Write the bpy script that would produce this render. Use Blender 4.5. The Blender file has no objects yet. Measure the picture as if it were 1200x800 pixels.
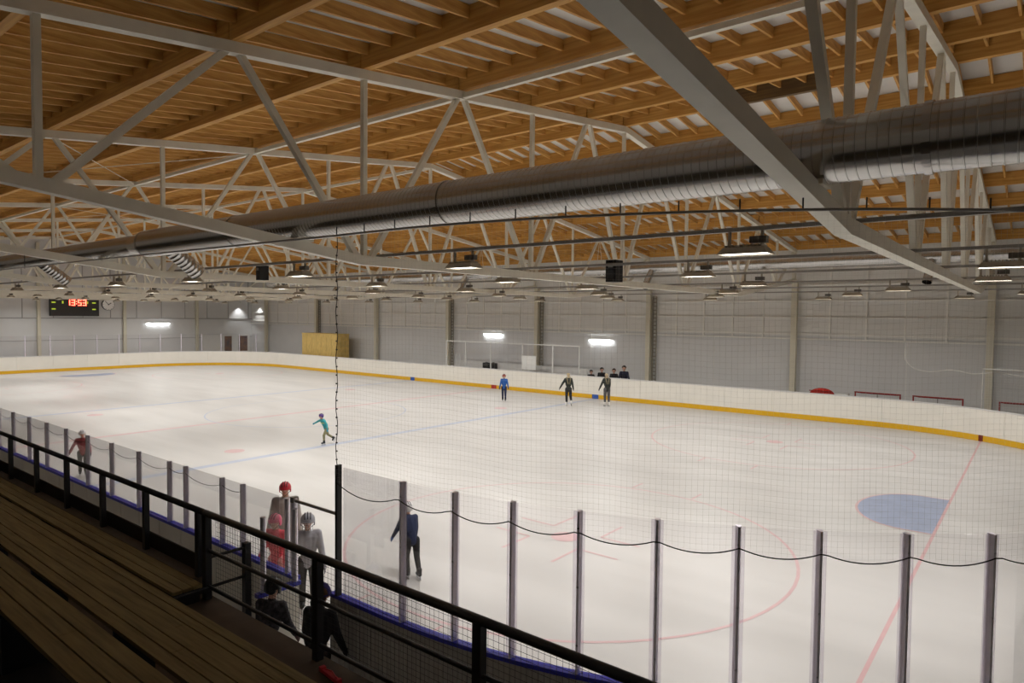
import bpy, math, random
import numpy as np
from mathutils import Vector, Matrix
random.seed(7)
S = bpy.context.scene
C = S.collection
PI = math.pi

# ------------------------------------------------------------------ camera
F_PX, CAM = 777.35, Vector((1.6664, -18.4817, 4.6277))
YAW, PITCH, ROLL = 0.6727, 0.039, 0.0102
fw = Vector((-math.sin(YAW)*math.cos(PITCH), math.cos(YAW)*math.cos(PITCH), -math.sin(PITCH)))
rt = fw.cross(Vector((0, 0, 1))).normalized(); up = rt.cross(fw)
r2 = rt*math.cos(ROLL)+up*math.sin(ROLL); u2 = -rt*math.sin(ROLL)+up*math.cos(ROLL)
cd = bpy.data.cameras.new('camera'); cam = bpy.data.objects.new('camera', cd); C.objects.link(cam)
cd.sensor_width = 36.0; cd.lens = F_PX*36.0/1200.0; cd.clip_start = 0.05; cd.clip_end = 300
M = Matrix((r2, u2, -fw)).transposed().to_4x4(); M.translation = CAM
cam.matrix_world = M
S.camera = cam

# ------------------------------------------------------------------ world, exposure
w = bpy.data.worlds.new('world'); S.world = w; w.use_nodes = True
w.node_tree.nodes['Background'].inputs[0].default_value = (0.5, 0.5, 0.5, 1)
w.node_tree.nodes['Background'].inputs[1].default_value = 0.0
S.view_settings.view_transform = 'Standard'; S.view_settings.look = 'None'
S.view_settings.gamma = 1.0; S.view_settings.use_curve_mapping = False
S.view_settings.exposure = 0.32
LAMP_W, LAMP_SPREAD = 58.0, 165.0

# ------------------------------------------------------------------ materials
def srgb(r, g, b):
    f = lambda c: (c/255/12.92) if c/255 <= 0.04045 else ((c/255+0.055)/1.055)**2.4
    return (f(r), f(g), f(b), 1)
MATS = {}
def mat(name, col, rough=0.6, metal=0.0, noise=0.0, scale=8.0, stretch=(1, 1, 1), bump=0.0, emit=None, spec=0.5, col2=None, detail=3):
    if name in MATS: return MATS[name]
    m = bpy.data.materials.new(name); m.use_nodes = True; nt = m.node_tree; b = nt.nodes['Principled BSDF']
    b.inputs['Base Color'].default_value = col; b.inputs['Roughness'].default_value = rough
    b.inputs['Metallic'].default_value = metal; b.inputs['Specular IOR Level'].default_value = spec
    if noise > 0 or bump > 0:
        tc = nt.nodes.new('ShaderNodeTexCoord'); mp = nt.nodes.new('ShaderNodeMapping'); mp.inputs['Scale'].default_value = stretch
        nz = nt.nodes.new('ShaderNodeTexNoise'); nz.inputs['Scale'].default_value = scale; nz.inputs['Detail'].default_value = detail
        nt.links.new(tc.outputs['Object'], mp.inputs[0]); nt.links.new(mp.outputs[0], nz.inputs['Vector'])
        if noise > 0:
            rp = nt.nodes.new('ShaderNodeValToRGB')
            c2 = col2 or tuple(c*(1-noise) for c in col[:3])+(1,)
            rp.color_ramp.elements[0].position = 0.32; rp.color_ramp.elements[1].position = 0.68
            rp.color_ramp.elements[0].color = c2; rp.color_ramp.elements[1].color = col
            nt.links.new(nz.outputs['Fac'], rp.inputs[0]); nt.links.new(rp.outputs[0], b.inputs['Base Color'])
        if bump > 0:
            bp = nt.nodes.new('ShaderNodeBump'); bp.inputs['Strength'].default_value = bump; bp.inputs['Distance'].default_value = 0.02
            nt.links.new(nz.outputs['Fac'], bp.inputs['Height']); nt.links.new(bp.outputs[0], b.inputs['Normal'])
    if emit:
        b.inputs['Emission Color'].default_value = emit[0]; b.inputs['Emission Strength'].default_value = emit[1]
    MATS[name] = m
    return m
def glass_mat(name, tint, gloss=0.4):
    m = bpy.data.materials.new(name); m.use_nodes = True; nt = m.node_tree
    for n in list(nt.nodes): nt.nodes.remove(n)
    o = nt.nodes.new('ShaderNodeOutputMaterial'); t = nt.nodes.new('ShaderNodeBsdfTransparent'); g = nt.nodes.new('ShaderNodeBsdfGlossy')
    t.inputs[0].default_value = tint; g.inputs['Roughness'].default_value = 0.05
    fr = nt.nodes.new('ShaderNodeFresnel'); fr.inputs[0].default_value = 1.35
    mu = nt.nodes.new('ShaderNodeMath'); mu.operation = 'MULTIPLY'; mu.inputs[1].default_value = gloss
    mx = nt.nodes.new('ShaderNodeMixShader')
    nt.links.new(fr.outputs[0], mu.inputs[0]); nt.links.new(mu.outputs[0], mx.inputs[0])
    nt.links.new(t.outputs[0], mx.inputs[1]); nt.links.new(g.outputs[0], mx.inputs[2]); nt.links.new(mx.outputs[0], o.inputs[0])
    MATS[name] = m
    return m

STEEL = mat('painted_steel', srgb(232, 228, 214), 0.5, noise=0.08, scale=3)
WOODX = mat('glulam_x', srgb(222, 172, 92), 0.6, noise=1, col2=srgb(190, 134, 60), scale=3.0, stretch=(0.35, 6, 6), detail=6)
WOODY = mat('joist_wood', srgb(226, 176, 98), 0.6, noise=1, col2=srgb(188, 132, 60), scale=3.0, stretch=(6, 0.5, 6), detail=6)
DECK = mat('roof_deck', srgb(224, 222, 218), 0.7, noise=0.06, scale=2)
ICE = mat('ice', srgb(203, 200, 196), 0.42, noise=1, col2=srgb(190, 187, 183), scale=0.5, stretch=(0.35, 1.7, 1), bump=0.0, spec=0.35, detail=8)
CONC = mat('concrete', srgb(190, 187, 182), 0.8, noise=0.2, scale=3)
WALL = mat('wall_panel', srgb(216, 216, 215), 0.7, noise=0.05, scale=0.6)
WALLU = mat('wall_panel_upper', srgb(230, 229, 225), 0.7, noise=0.05, scale=0.6)
GIRT = mat('girt_metal', srgb(240, 238, 232), 0.5, noise=0.05, scale=3)
COLM = mat('column_paint', srgb(214, 208, 188), 0.55, noise=0.05, scale=3)
BOARD = mat('board_plastic', srgb(236, 232, 222), 0.35, noise=0.04, scale=2)
BSHEET = mat('board_back_sheet', srgb(176, 172, 166), 0.5, noise=0.08, scale=2)
ENDG = mat('end_girt', srgb(168, 166, 164), 0.6, noise=0.05, scale=3)
YEL = mat('kick_yellow', srgb(226, 176, 30), 0.4, noise=0.05, scale=3)
BLUECAP = mat('cap_blue', srgb(52, 56, 190), 0.4, noise=0.08, scale=6)
WHITECAP = mat('cap_white', srgb(214, 212, 210), 0.4, noise=0.05, scale=6)
ALU = mat('aluminium', srgb(240, 236, 246), 0.4, metal=0.7, noise=0.08, scale=10)
GLASS = glass_mat('safety_glass', (0.976, 0.972, 0.976, 1))
GSTRIP = glass_mat('glass_edge_strip', (0.9, 0.885, 0.915, 1))
GLASSE = mat('glass_edge', srgb(150, 148, 160), 0.3, noise=0.05, scale=10)
BLACK = mat('black_steel', srgb(42, 44, 48), 0.45, noise=0.1, scale=6)
BLACKP = mat('black_plastic', srgb(24, 24, 26), 0.5, noise=0.1, scale=10)
ROPE = mat('dark_rope', srgb(40, 38, 38), 0.8, noise=0.1, scale=30)
NETM = mat('net_cord', srgb(190, 186, 176), 0.9, noise=0.05, scale=30)
WROPE = mat('white_rope', srgb(232, 230, 224), 0.8, noise=0.05, scale=30)
PLANK = mat('bench_plank', srgb(146, 128, 84), 0.7, noise=1, col2=srgb(116, 98, 60), scale=4, stretch=(0.5, 8, 8), detail=6)
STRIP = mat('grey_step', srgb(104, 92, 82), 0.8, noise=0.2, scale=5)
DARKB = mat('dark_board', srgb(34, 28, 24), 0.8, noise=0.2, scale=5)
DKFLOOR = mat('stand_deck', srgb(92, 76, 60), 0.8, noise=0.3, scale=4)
SPIRAL = None
def duct_mat():
    m = bpy.data.materials.new('galvanised_spiral'); m.use_nodes = True; nt = m.node_tree; b = nt.nodes['Principled BSDF']
    b.inputs['Base Color'].default_value = srgb(190, 189, 187); b.inputs['Metallic'].default_value = 0.97; b.inputs['Roughness'].default_value = 0.3
    tc = nt.nodes.new('ShaderNodeTexCoord'); nz = nt.nodes.new('ShaderNodeTexNoise'); nz.inputs['Scale'].default_value = 3
    nt.links.new(tc.outputs['Object'], nz.inputs['Vector'])
    mr = nt.nodes.new('ShaderNodeMapRange'); mr.inputs[3].default_value = 0.17; mr.inputs[4].default_value = 0.26
    nt.links.new(nz.outputs['Fac'], mr.inputs[0]); nt.links.new(mr.outputs[0], b.inputs['Roughness'])
    return m
SPIRAL = duct_mat()

# ------------------------------------------------------------------ mesh helpers
class MB:
    def __init__(s): s.v = []; s.f = []; s.m = []
    def add(s, vs, fs, mi=0):
        o = len(s.v); s.v += [tuple(v) for v in vs]; s.f += [tuple(i+o for i in f) for f in fs]; s.m += [mi]*len(fs); return s
    def box(s, x0, x1, y0, y1, z0, z1, mi=0):
        return s.add([(x0,y0,z0),(x1,y0,z0),(x1,y1,z0),(x0,y1,z0),(x0,y0,z1),(x1,y0,z1),(x1,y1,z1),(x0,y1,z1)],
                     [(0,3,2,1),(4,5,6,7),(0,1,5,4),(1,2,6,5),(2,3,7,6),(3,0,4,7)], mi)
    def bar(s, a, b, w, h, upv=(0,0,1), mi=0):
        a = Vector(a); b = Vector(b); d = (b-a).normalized(); u = Vector(upv)
        if abs(d.dot(u)) > 0.99: u = Vector((0,1,0))
        sx = d.cross(u).normalized(); uu = sx.cross(d)
        vs = []
        for q in (a, b):
            for i, j in ((-1,-1),(1,-1),(1,1),(-1,1)): vs.append(q+sx*(i*w/2)+uu*(j*h/2))
        return s.add(vs, [(3,2,1,0),(4,5,6,7),(0,1,5,4),(1,2,6,5),(2,3,7,6),(3,0,4,7)], mi)
    def tube(s, pts, r, n=8, caps=True, mi=0):
        pts = [Vector(p) for p in pts]; rs = r if isinstance(r, (list, tuple)) else [r]*len(pts)
        vs = []; fs = []; ref = None
        for i, p in enumerate(pts):
            d = (pts[min(i+1, len(pts)-1)]-pts[max(i-1, 0)]).normalized()
            if ref is None:
                ref = d.orthogonal().normalized()
                if abs(d.z) < 0.9: ref = (Vector((0,0,1))-d*d.z).normalized()
            else: ref = (ref-d*ref.dot(d)).normalized()
            q = d.cross(ref)
            for k in range(n):
                a = 2*PI*k/n; vs.append(p+(ref*math.cos(a)+q*math.sin(a))*rs[i])
        L = len(pts)
        for i in range(L-1):
            for k in range(n): fs.append((i*n+k, i*n+(k+1)%n, (i+1)*n+(k+1)%n, (i+1)*n+k))
        if caps: fs.append(tuple(reversed(range(n)))); fs.append(tuple(range((L-1)*n, L*n)))
        return s.add(vs, fs, mi)
    def ell(s, c, r, nu=12, nv=8, mi=0, vmin=0.0, vmax=1.0):
        vs = []; fs = []
        for j in range(nv+1):
            t = PI*(vmin+(vmax-vmin)*j/nv)
            for i in range(nu):
                a = 2*PI*i/nu; vs.append((c[0]+r[0]*math.sin(t)*math.cos(a), c[1]+r[1]*math.sin(t)*math.sin(a), c[2]+r[2]*math.cos(t)))
        for j in range(nv):
            for i in range(nu): fs.append((j*nu+i, (j+1)*nu+i, (j+1)*nu+(i+1)%nu, j*nu+(i+1)%nu))
        return s.add(vs, fs, mi)
    def mesh(s, name, m, smooth=False):
        me = bpy.data.meshes.new(name); me.from_pydata(s.v, [], s.f)
        for x in (m if isinstance(m, (list, tuple)) else [m]): me.materials.append(x)
        if len(set(s.m)) > 1: me.polygons.foreach_set('material_index', s.m)
        if smooth: me.polygons.foreach_set('use_smooth', [True]*len(me.polygons))
        me.update(); return me
    def build(s, name, m, parent=None, smooth=False, loc=None, rz=0):
        return link(name, s.mesh(name, m, smooth), parent, loc, rz)
def link(name, me, parent=None, loc=None, rz=0):
    o = bpy.data.objects.new(name, me); C.objects.link(o)
    if parent is not None: o.parent = parent
    if loc is not None: o.location = loc
    if rz: o.rotation_euler = (0, 0, rz)
    return o
def tag(o, label, cat, group=None, kind=None):
    o['label'] = label; o['category'] = cat
    if group: o['group'] = group
    if kind: o['kind'] = kind
    return o
def struct(o): o['kind'] = 'structure'; return o
def empty(name, loc=(0,0,0), rz=0):
    o = bpy.data.objects.new(name, None); o.empty_display_size = 0.2; C.objects.link(o); o.location = loc; o.rotation_euler = (0,0,rz); return o
def dup(o, parent=None):
    c = o.copy(); C.objects.link(c); c.parent = parent
    for ch in o.children: dup(ch, c)
    return c

# ------------------------------------------------------------------ dimensions
HY = 13.57; X0, X1, RC = -57.0, 4.0, 8.0          # rink
LB, LR = 17.82, 25.29                              # goal line -> blue line, -> centre line
WX0, WX1, WY0, WY1 = -59.0, 7.0, -19.3, 16.6       # hall
YC = -1.2
zt = lambda y: 10.06-0.121*abs(y-YC)               # truss top chord axis
zb = lambda y: 5.6+0.118*max(0, abs(y-YC)-9.6)     # truss bottom chord axis
NODES = [YC+s*d for s in (-1, 1) for d in (1.97, 4.45, 6.95, 9.5, 11.97, 14.5)]
zbeam = lambda y: zt(y)+0.09                       # underside of timber beams
BH = 0.42                                          # beam depth
zdeck = lambda y: zt(y)+0.09+BH

# ------------------------------------------------------------------ setting
fl = struct(MB().box(WX0, WX1, WY0, WY1, -0.3, -0.03).build('floor', CONC))
def rrect(n=24, off=0.0):
    P = []
    for cx, cy, a0 in ((X1-RC, -HY+RC, -PI/2), (X1-RC, HY-RC, 0), (X0+RC, HY-RC, PI/2), (X0+RC, -HY+RC, PI)):
        for i in range(n+1):
            a = a0+PI/2*i/n; P.append((cx+(RC+off)*math.cos(a), cy+(RC+off)*math.sin(a)))
    return P
P = rrect(); n = len(P)
ice = struct(MB().add([(x, y, 0) for x, y in P]+[(x, y, -0.03) for x, y in P],
     [tuple(range(n))]+[(i, i+n, (i+1) % n+n, (i+1) % n) for i in range(n)]).build('floor_ice', ICE))
# painted markings under the ice, thin print on the surface
PRED = mat('line_red', srgb(208, 174, 174), 0.42, noise=0.1, scale=3)
PRED2 = mat('line_red_strong', srgb(206, 164, 164), 0.42, noise=0.1, scale=3)
PBLUE = mat('line_blue', srgb(172, 180, 198), 0.42, noise=0.1, scale=3)
PCREASE = mat('crease_blue', srgb(150, 160, 184), 0.42, noise=0.15, scale=2)
def hw_at(x):      # half width of the ice at x
    d = max(0, x-(X1-RC), (X0+RC)-x)
    return HY-RC+math.sqrt(max(0, RC*RC-d*d))
def ring(cx, cy, r, wd, a0=0, a1=2*PI, nseg=64, z=0.003):
    vs = []; fs = []
    for i in range(nseg+1):
        a = a0+(a1-a0)*i/nseg
        vs += [(cx+(r-wd/2)*math.cos(a), cy+(r-wd/2)*math.sin(a), z), (cx+(r+wd/2)*math.cos(a), cy+(r+wd/2)*math.sin(a), z)]
    for i in range(nseg): fs.append((2*i, 2*i+1, 2*i+3, 2*i+2))
    return vs, fs
def strip(x0, x1, y0, y1, z=0.002): return [(x0,y0,z),(x1,y0,z),(x1,y1,z),(x0,y1,z)], [(0,1,2,3)]
FG = -53.0     # far goal line
for nm, x, wd, m in (('goal_line', 0, 0.06, PRED2), ('blue_line', -LB, 0.3, PBLUE), ('centre_line', -LR, 0.26, PRED), ('blue_line', -(2*LR-LB), 0.3, PBLUE), ('goal_line', FG, 0.06, PRED2)):
    h = hw_at(x)-0.02; MB().add(*strip(x-wd/2, x+wd/2, -h, h)).build(nm, m, ice)
def disc(cx, cy, r, m, nm, z=0.004):
    MB().add([(cx+r*math.cos(2*PI*i/32), cy+r*math.sin(2*PI*i/32), z) for i in range(32)], [tuple(range(32))]).build(nm, m, ice)
for cx in (-6.0, FG+6):
    for cy in (-7.0, 7.0):
        MB().add(*ring(cx, cy, 4.5, 0.06)).build('faceoff_circle', PRED, ice)
        disc(cx, cy, 0.3, PRED, 'faceoff_spot')
        hm = MB()
        for sx in (-1, 1):
            for sy in (-1, 1):
                hm.add(*strip(cx+sx*0.6-0.03, cx+sx*0.6+0.03, *sorted((cy+sy*0.45, cy+sy*1.35)), z=0.005))
                hm.add(*strip(*sorted((cx+sx*0.6, cx+sx*1.5)), cy+sy*0.45-0.03, cy+sy*0.45+0.03, z=0.005))
                hm.add(*strip(cx+sx*0.85-0.03, cx+sx*0.85+0.03, *sorted((cy+sy*4.5, cy+sy*5.1)), z=0.005))
        hm.build('hash_marks', PRED, ice)
for cx in (-LB-1.5, -(2*LR-LB)+1.5):
    for cy in (-7.0, 7.0): disc(cx, cy, 0.32, PRED, 'faceoff_spot')
MB().add(*ring(-LR, 0, 4.5, 0.06)).build('centre_circle', PBLUE, ice)
for gx, sg in ((0, -1), (FG, 1)):
    pts = [(gx+sg*0.03, -1.75, 0.005)]+[(gx+sg*(0.6+1.2*math.sin(a)), -1.75*math.cos(a), 0.005) for a in [PI*i/24 for i in range(25)]]+[(gx+sg*0.03, 1.75, 0.005)]
    MB().add(pts, [tuple(range(len(pts)))]).build('goal_crease', PCREASE, ice)
    eb = MB(); q = [Vector(p) for p in pts]
    for a, b in zip(q, q[1:]):
        nn = (b-a).cross(Vector((0,0,1))).normalized()*0.03
        eb.add([a-nn+Vector((0,0,.002)), b-nn+Vector((0,0,.002)), b+nn+Vector((0,0,.002)), a+nn+Vector((0,0,.002))], [(0,1,2,3)])
    eb.build('crease_edge', PRED, ice)

# walls
wf = struct(MB().box(WX0, WX1, WY1, WY1+0.2, -0.03, 8.6).build('wall_far', WALL))
wl = struct(MB().add([(WX0,WY0,-.03),(WX0,WY1,-.03),(WX0,WY1,zdeck(WY1)),(WX0,YC,zdeck(YC)),(WX0,WY0,zdeck(WY0)),
     (WX0-.2,WY0,-.03),(WX0-.2,WY1,-.03),(WX0-.2,WY1,zdeck(WY1)),(WX0-.2,YC,zdeck(YC)),(WX0-.2,WY0,zdeck(WY0))],
     [(0,1,2,3,4),(9,8,7,6,5),(0,5,6,1),(1,6,7,2),(2,7,8,3),(3,8,9,4),(4,9,5,0)]).build('wall_left', WALL))
wr = struct(MB().box(WX1, WX1+0.2, WY0, WY1, -0.03, 10.7).build('wall_right', WALL))
wn = struct(MB().box(WX0, WX1, WY0-0.2, WY0, -0.03, 8.6).build('wall_near', WALL))
# far wall: upper sheet, girts and studs, sill rail
MB().box(WX0, WX1, WY1-0.03, WY1, 3.75, 8.5).build('upper_cladding', WALLU, wf)
TX = [-8.0*k for k in range(8)]
for z in (3.62, 3.86, 4.68, 5.5, 6.3): MB().box(WX0, WX1, WY1-0.12, WY1-0.03, z-0.04, z+0.04).build('girt', GIRT, wf)
stud = MB().box(-0.04, 0.04, WY1-0.09, WY1-0.03, 3.62, 8.2).mesh('stud', GIRT)
for k in range(-1, 7):
    for j in range(1, 5):
        x = -8*k-1.6*j
        if WX0+0.2 < x < WX1-0.2: link('stud', stud, wf, (x, 0, 0))
for x in (-20.0, -24.9, -12.2, -3.1, -36.0, -44): MB().box(x-0.01, x+0.01, WY1-0.012, WY1, 0, 3.6).build('panel_seam', GIRT, wf)
# end wall cladding rails
MB().box(WX0, WX0+0.05, WY0, WY1, 4.02, 4.1).build('girt', ENDG, wl)
MB().box(WX0, WX0+0.03, WY0, WY1, 2.3, 2.34).build('girt', ENDG, wl)
for y in [YC+6.14*k+2.05*j for k in range(-3, 3) for j in (0.5, 1.5, 2.5)]:
    if WY0+.3 < y < WY1-.3: MB().box(WX0, WX0+0.05, y-0.025, y+0.025, 4.06, 8.3).build('stud', ENDG, wl)
colmesh = MB().box(-0.13, 0.13, -0.13, 0.13, -0.03, 6.45).box(-0.18, 0.18, -0.18, 0.18, -0.03, 0.0).mesh('column', COLM)
ORD = 'first second third fourth fifth sixth seventh eighth'.split()
for i, x in enumerate(reversed(TX)):
    tag(link('steel_column', colmesh, None, (x, WY1-0.28, 0)), ORD[i]+' cream steel column along the far wall, counted from the scoreboard wall', 'column', 'columns along the far wall')
    tag(link('steel_column', colmesh, None, (x, WY0+0.28, 0)), ORD[i]+' cream steel column behind the stand, counted from the scoreboard wall', 'column', 'columns behind the stand')
for k in range(-2, 3):
    y = YC+6.14*k
    tag(MB().box(-0.11, 0.11, -0.11, 0.11, -0.03, zt(y)-0.2).build('steel_column', COLM, None, loc=(WX0+0.17, y, 0)), ['cream end wall column farthest to the stand side of the scoreboard', 'cream end wall column on the stand side of the scoreboard', 'cream end wall column directly beside the scoreboard', 'cream end wall column between the clock and the tube lamp', 'cream end wall column between the tube lamp and the wall corner'][k+2], 'column', 'columns on the scoreboard wall')
# dark cable ladders beside some far columns
lad = MB().box(-0.04, 0.04, -0.02, 0.02, 0, 5.8)
for i in range(26): lad.box(0.0, 0.22, -0.015, 0.015, 0.15+0.22*i, 0.2+0.22*i)
lad.box(0.2, 0.24, -0.02, 0.02, 0, 5.8)
ladm = lad.mesh('cable_ladder', mat('cable_dark', srgb(140, 134, 120), 0.7, noise=0.2, scale=6))
for x, nm in ((-16, 'spectators'), (-24, 'scorer box'), (-32, 'scorer box end'), (-48, 'yellow storage crate')):
    tag(link('cable_ladder', ladm, None, (x+0.22, WY1-0.2, 0)), 'dark cable ladder fixed to the wall column near the '+nm, 'cable ladder', 'cable ladders')

# ------------------------------------------------------------------ roof: deck, beams, joists
ceil = MB()
ys = [WY0, YC, WY1]
vs = []
for x in (WX0, WX1):
    for y in ys: vs += [(x, y, zdeck(y)), (x, y, zdeck(y)+0.12)]
ceil.add(vs, [(0,6,8,2),(2,8,10,4),(1,3,9,7),(3,5,11,9),(0,2,3,1),(2,4,5,3),(6,7,9,8),(8,9,11,10),(0,1,7,6),(4,10,11,5)])
ceil = struct(ceil.build('ceiling', DECK))
STAIN = mat('stained_wood', srgb(120, 92, 50), 0.6, noise=1, col2=srgb(84, 60, 30), scale=3.0, stretch=(0.35, 6, 6), detail=6)
for i, y in enumerate(sorted(NODES+[YC])+[WY0+0.35, WY1-0.35]):
    for k in range(-1, 8):
        xa = -8*k-0.01; xb = max(-8*(k+1)+0.01, WX0)
        if k == -1: xa = WX1
        if y == YC and k == 0:
            for p0, p1, pm_ in ((-0.01, -2.6, WOODX), (-2.61, -5.4, STAIN), (-5.41, -7.99, WOODX)):
                MB().box(p1-p0, 0, -0.07, 0.07, 0, BH-0.005).build('roof_beam', pm_, ceil, loc=(p0, y, zbeam(y)))
            continue
        MB().box(xb-xa, 0, -0.07, 0.07, 0, BH-0.005).build('roof_beam', WOODX, ceil, loc=(xa, y, zbeam(y)))
jn = sorted(NODES+[YC, WY0+0.35, WY1-0.35])
rest = MB(); cand = []
for a, b in zip(jn, jn[1:]):
    spans = [(a+0.07, b-0.07)] if not (a < YC < b) else [(a+0.07, YC), (YC, b-0.07)]
    x = WX1-0.4
    while x > WX0+0.3:
        for ya, yb in spans:
            mid = Vector((x, (ya+yb)/2, zdeck((ya+yb)/2)))
            d = mid-CAM; dep = d.dot(fw)
            vis = 0
            if dep > 0.5:
                u = 600+F_PX*d.dot(r2)/dep; v = 400-F_PX*d.dot(u2)/dep
                if -150 < u < 1350 and -200 < v < 500: vis = 1/d.length
            cand.append((vis, x, ya, yb))
        x -= 0.6
cand.sort(reverse=True)
JH, JW = 0.2, 0.048
def joist(mb, x, ya, yb, ox=0, oy=0, oz=0):
    za, zb_ = zdeck(ya)-0.004, zdeck(yb)-0.004
    mb.add([(x-JW/2-ox, ya-oy, za-JH-oz),(x+JW/2-ox, ya-oy, za-JH-oz),(x+JW/2-ox, yb-oy, zb_-JH-oz),(x-JW/2-ox, yb-oy, zb_-JH-oz),
            (x-JW/2-ox, ya-oy, za-oz),(x+JW/2-ox, ya-oy, za-oz),(x+JW/2-ox, yb-oy, zb_-oz),(x-JW/2-ox, yb-oy, zb_-oz)],
           [(0,3,2,1),(4,5,6,7),(0,1,5,4),(1,2,6,5),(2,3,7,6),(3,0,4,7)])
jc = {}
for i, (vis, x, ya, yb) in enumerate(cand):
    if i < 300 and vis > 0:
        if (ya, yb) not in jc:
            mb = MB(); joist(mb, 0, ya, yb, 0, ya, zdeck(ya)); jc[(ya, yb)] = mb.mesh('joist', WOODY)
        link('joist', jc[(ya, yb)], ceil, (x, ya, zdeck(ya)))
    else: joist(rest, x, ya, yb)
o = rest.build('joists', WOODY, ceil); o['kind'] = 'stuff'

# ------------------------------------------------------------------ trusses
CH = 0.17
tr_parts = []
yl = YC-17.4; yr = YC+17.4
tr_parts.append(('top_chord', MB().bar((0, yl, zt(yl)), (0, YC, zt(YC)), CH, CH).mesh('top_chord', STEEL)))
tr_parts.append(('top_chord', MB().bar((0, YC, zt(YC)), (0, yr, zt(yr)), CH, CH).mesh('top_chord', STEEL)))
bc = MB(); kk = [yl, YC-9.6, YC+9.6, yr]
for a, b in zip(kk, kk[1:]): bc.bar((0, a, zb(a)), (0, b, zb(b)), CH, CH)
tr_parts.append(('bottom_chord', bc.mesh('bottom_chord', STEEL)))
for s in (-1, 1):
    bot = [YC, YC+s*4.45, YC+s*9.5, YC+s*14.5]; top = [YC+s*1.97, YC+s*6.95, YC+s*11.97]
    for y in bot[(0 if s == -1 else 1):]:
        tr_parts.append(('vertical', MB().box(-0.045, 0.045, y-0.045, y+0.045, zb(y), zt(y)).mesh('vertical', STEEL)))
    for i, y in enumerate(top):
        for yy in (bot[i], bot[i+1]):
            e = 0.12 if yy < y else -0.12
            tr_parts.append(('diagonal', MB().bar((0, y-e*0.5, zt(y)), (0, yy+e, zb(yy)), 0.1, 0.1, (1,0,0)).mesh('diagonal', STEEL)))
    y = bot[3]; yy = YC+s*17.2
    tr_parts.append(('diagonal', MB().bar((0, y+s*0.15, zb(y)), (0, yy, zt(yy)), 0.1, 0.1, (1,0,0)).mesh('diagonal', STEEL)))
    tr_parts.append(('end_post', MB().box(-0.08, 0.08, yy+s*0.1-0.08, yy+s*0.1+0.08, zb(yy), zt(yy)).mesh('end_post', STEEL)))
TN = {0: 'above the goal line with the blue crease', -8: 'over the open gate', -16: 'above the blue line where the teal child skates', -24: 'above the red centre line', -32: 'above the blue line past the centre line',
      -40: 'third from the scoreboard wall', -48: 'second from the scoreboard wall', -56: 'closest to the scoreboard wall'}
for x in TX:
    t = empty('roof_truss', (x, 0, 0))
    tag(t, 'pale steel lattice roof truss '+TN[x], 'roof truss', 'roof trusses across the hall')
    for nm, me in tr_parts: link(nm, me, t)
# longitudinal struts between trusses
for y, nm in ((YC-6.95, 'on the stand side slope'), (YC, 'along the roof ridge'), (YC+6.95, 'on the far slope')):
    dz = -0.02 if y != YC else -0.06
    for k in range(0 if y < YC-1 else 2, 7):
        o = MB().bar((-0.1, 0, 0), (-7.9, 0, 0), 0.1, 0.1).build('roof_strut', STEEL, None, loc=(-8*k, y+0.0, zt(y)+dz))
        tag(o, ORD[k]+' pale grey strut between trusses '+nm+', counted from the crease end', 'strut', 'roof struts '+nm)
rod = lambda a, b: MB().tube([a, b], 0.012, 6).build('bracing_rod', STEEL)
for x, a, b in ((-16, -13.1, -8.2), (-16, -8.2, -13.1), (-32, -8.2, -1.3), (-32, -1.3, -8.2)):
    dz = 0.03 if a < b else 0.07
    tag(rod((x-0.1, a, zt(a)-dz), (x-7.9, b, zt(b)-dz)), 'thin steel bracing rod running diagonally between trusses under the roof', 'bracing rod', 'roof bracing rods')

# ------------------------------------------------------------------ ducts
def duct(name, x0, x1, y, z, r, parent=None, pitch=0.085, loc=(0,0,0)):
    pts = []; rs = []; x = x0; d = -1 if x1 < x0 else 1
    while (x-x1)*d < 0:
        for dx, dr in ((0, 0), (pitch*0.86, 0.0), (pitch*0.9, 0.005), (pitch*0.97, 0.005)):
            pts.append((x+d*dx, y, z)); rs.append(r+dr)
        x += d*pitch
    o = MB().tube(pts, rs, 40, caps=False).build(name, SPIRAL, parent, smooth=True, loc=loc)
    o.data.set_sharp_from_angle(angle=math.radians(22)); return o
DY, DZ = -12.0, 6.13
dt = empty('spiral_duct', (-10, DY, DZ-0.28))
tag(dt, 'large galvanised spiral air duct hung on the trusses beside the stand', 'air duct')
inv = Vector((10, -DY, -(DZ-0.28)))
duct('duct_pipe', 6.5, -13.8, DY, DZ, 0.285, dt, loc=inv)
duct('duct_pipe', -14.35, -40, DY, DZ, 0.22, dt, loc=inv)
o = MB().tube([(-13.75, DY, DZ), (-14.4, DY, DZ)], [0.29, 0.222], 40, caps=False).build('reducer', SPIRAL, dt, True, inv)
for x in (-4.6, 0.9, -10.0): o = MB().tube([(x-0.03, DY, DZ), (x+0.03, DY, DZ)], 0.3, 40).build('flange', SPIRAL, dt, False, inv)
for x in (-13.0, -21.0, -29.0):
    d = Vector((-0.1, 0.72, -0.55)).normalized()
    a = Vector((x, DY+0.1, DZ-0.12)); pts = []; rs = []; Lb = 0.85
    for i in range(9):
        for e, dr in ((0, 0), (0.85, 0), (0.92, 0.008)):
            pts.append(a+d*(Lb*(i+e)/9)); rs.append((0.17 if x > -15 else 0.15)+dr)
    MB().tube(pts, rs, 28, caps=False).build('outlet', SPIRAL, dt, True, inv)
for x in TX[:6]:
    if x > -40: MB().box(x-0.12, x+0.12, DY-0.16, DY+0.16, zb(DY)+CH/2-0.005, DZ-0.26 if x > -14 else DZ-0.2).build('saddle', STEEL, dt, False, inv)
D2Y, D2Z = YC+11.97, 7.0
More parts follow.
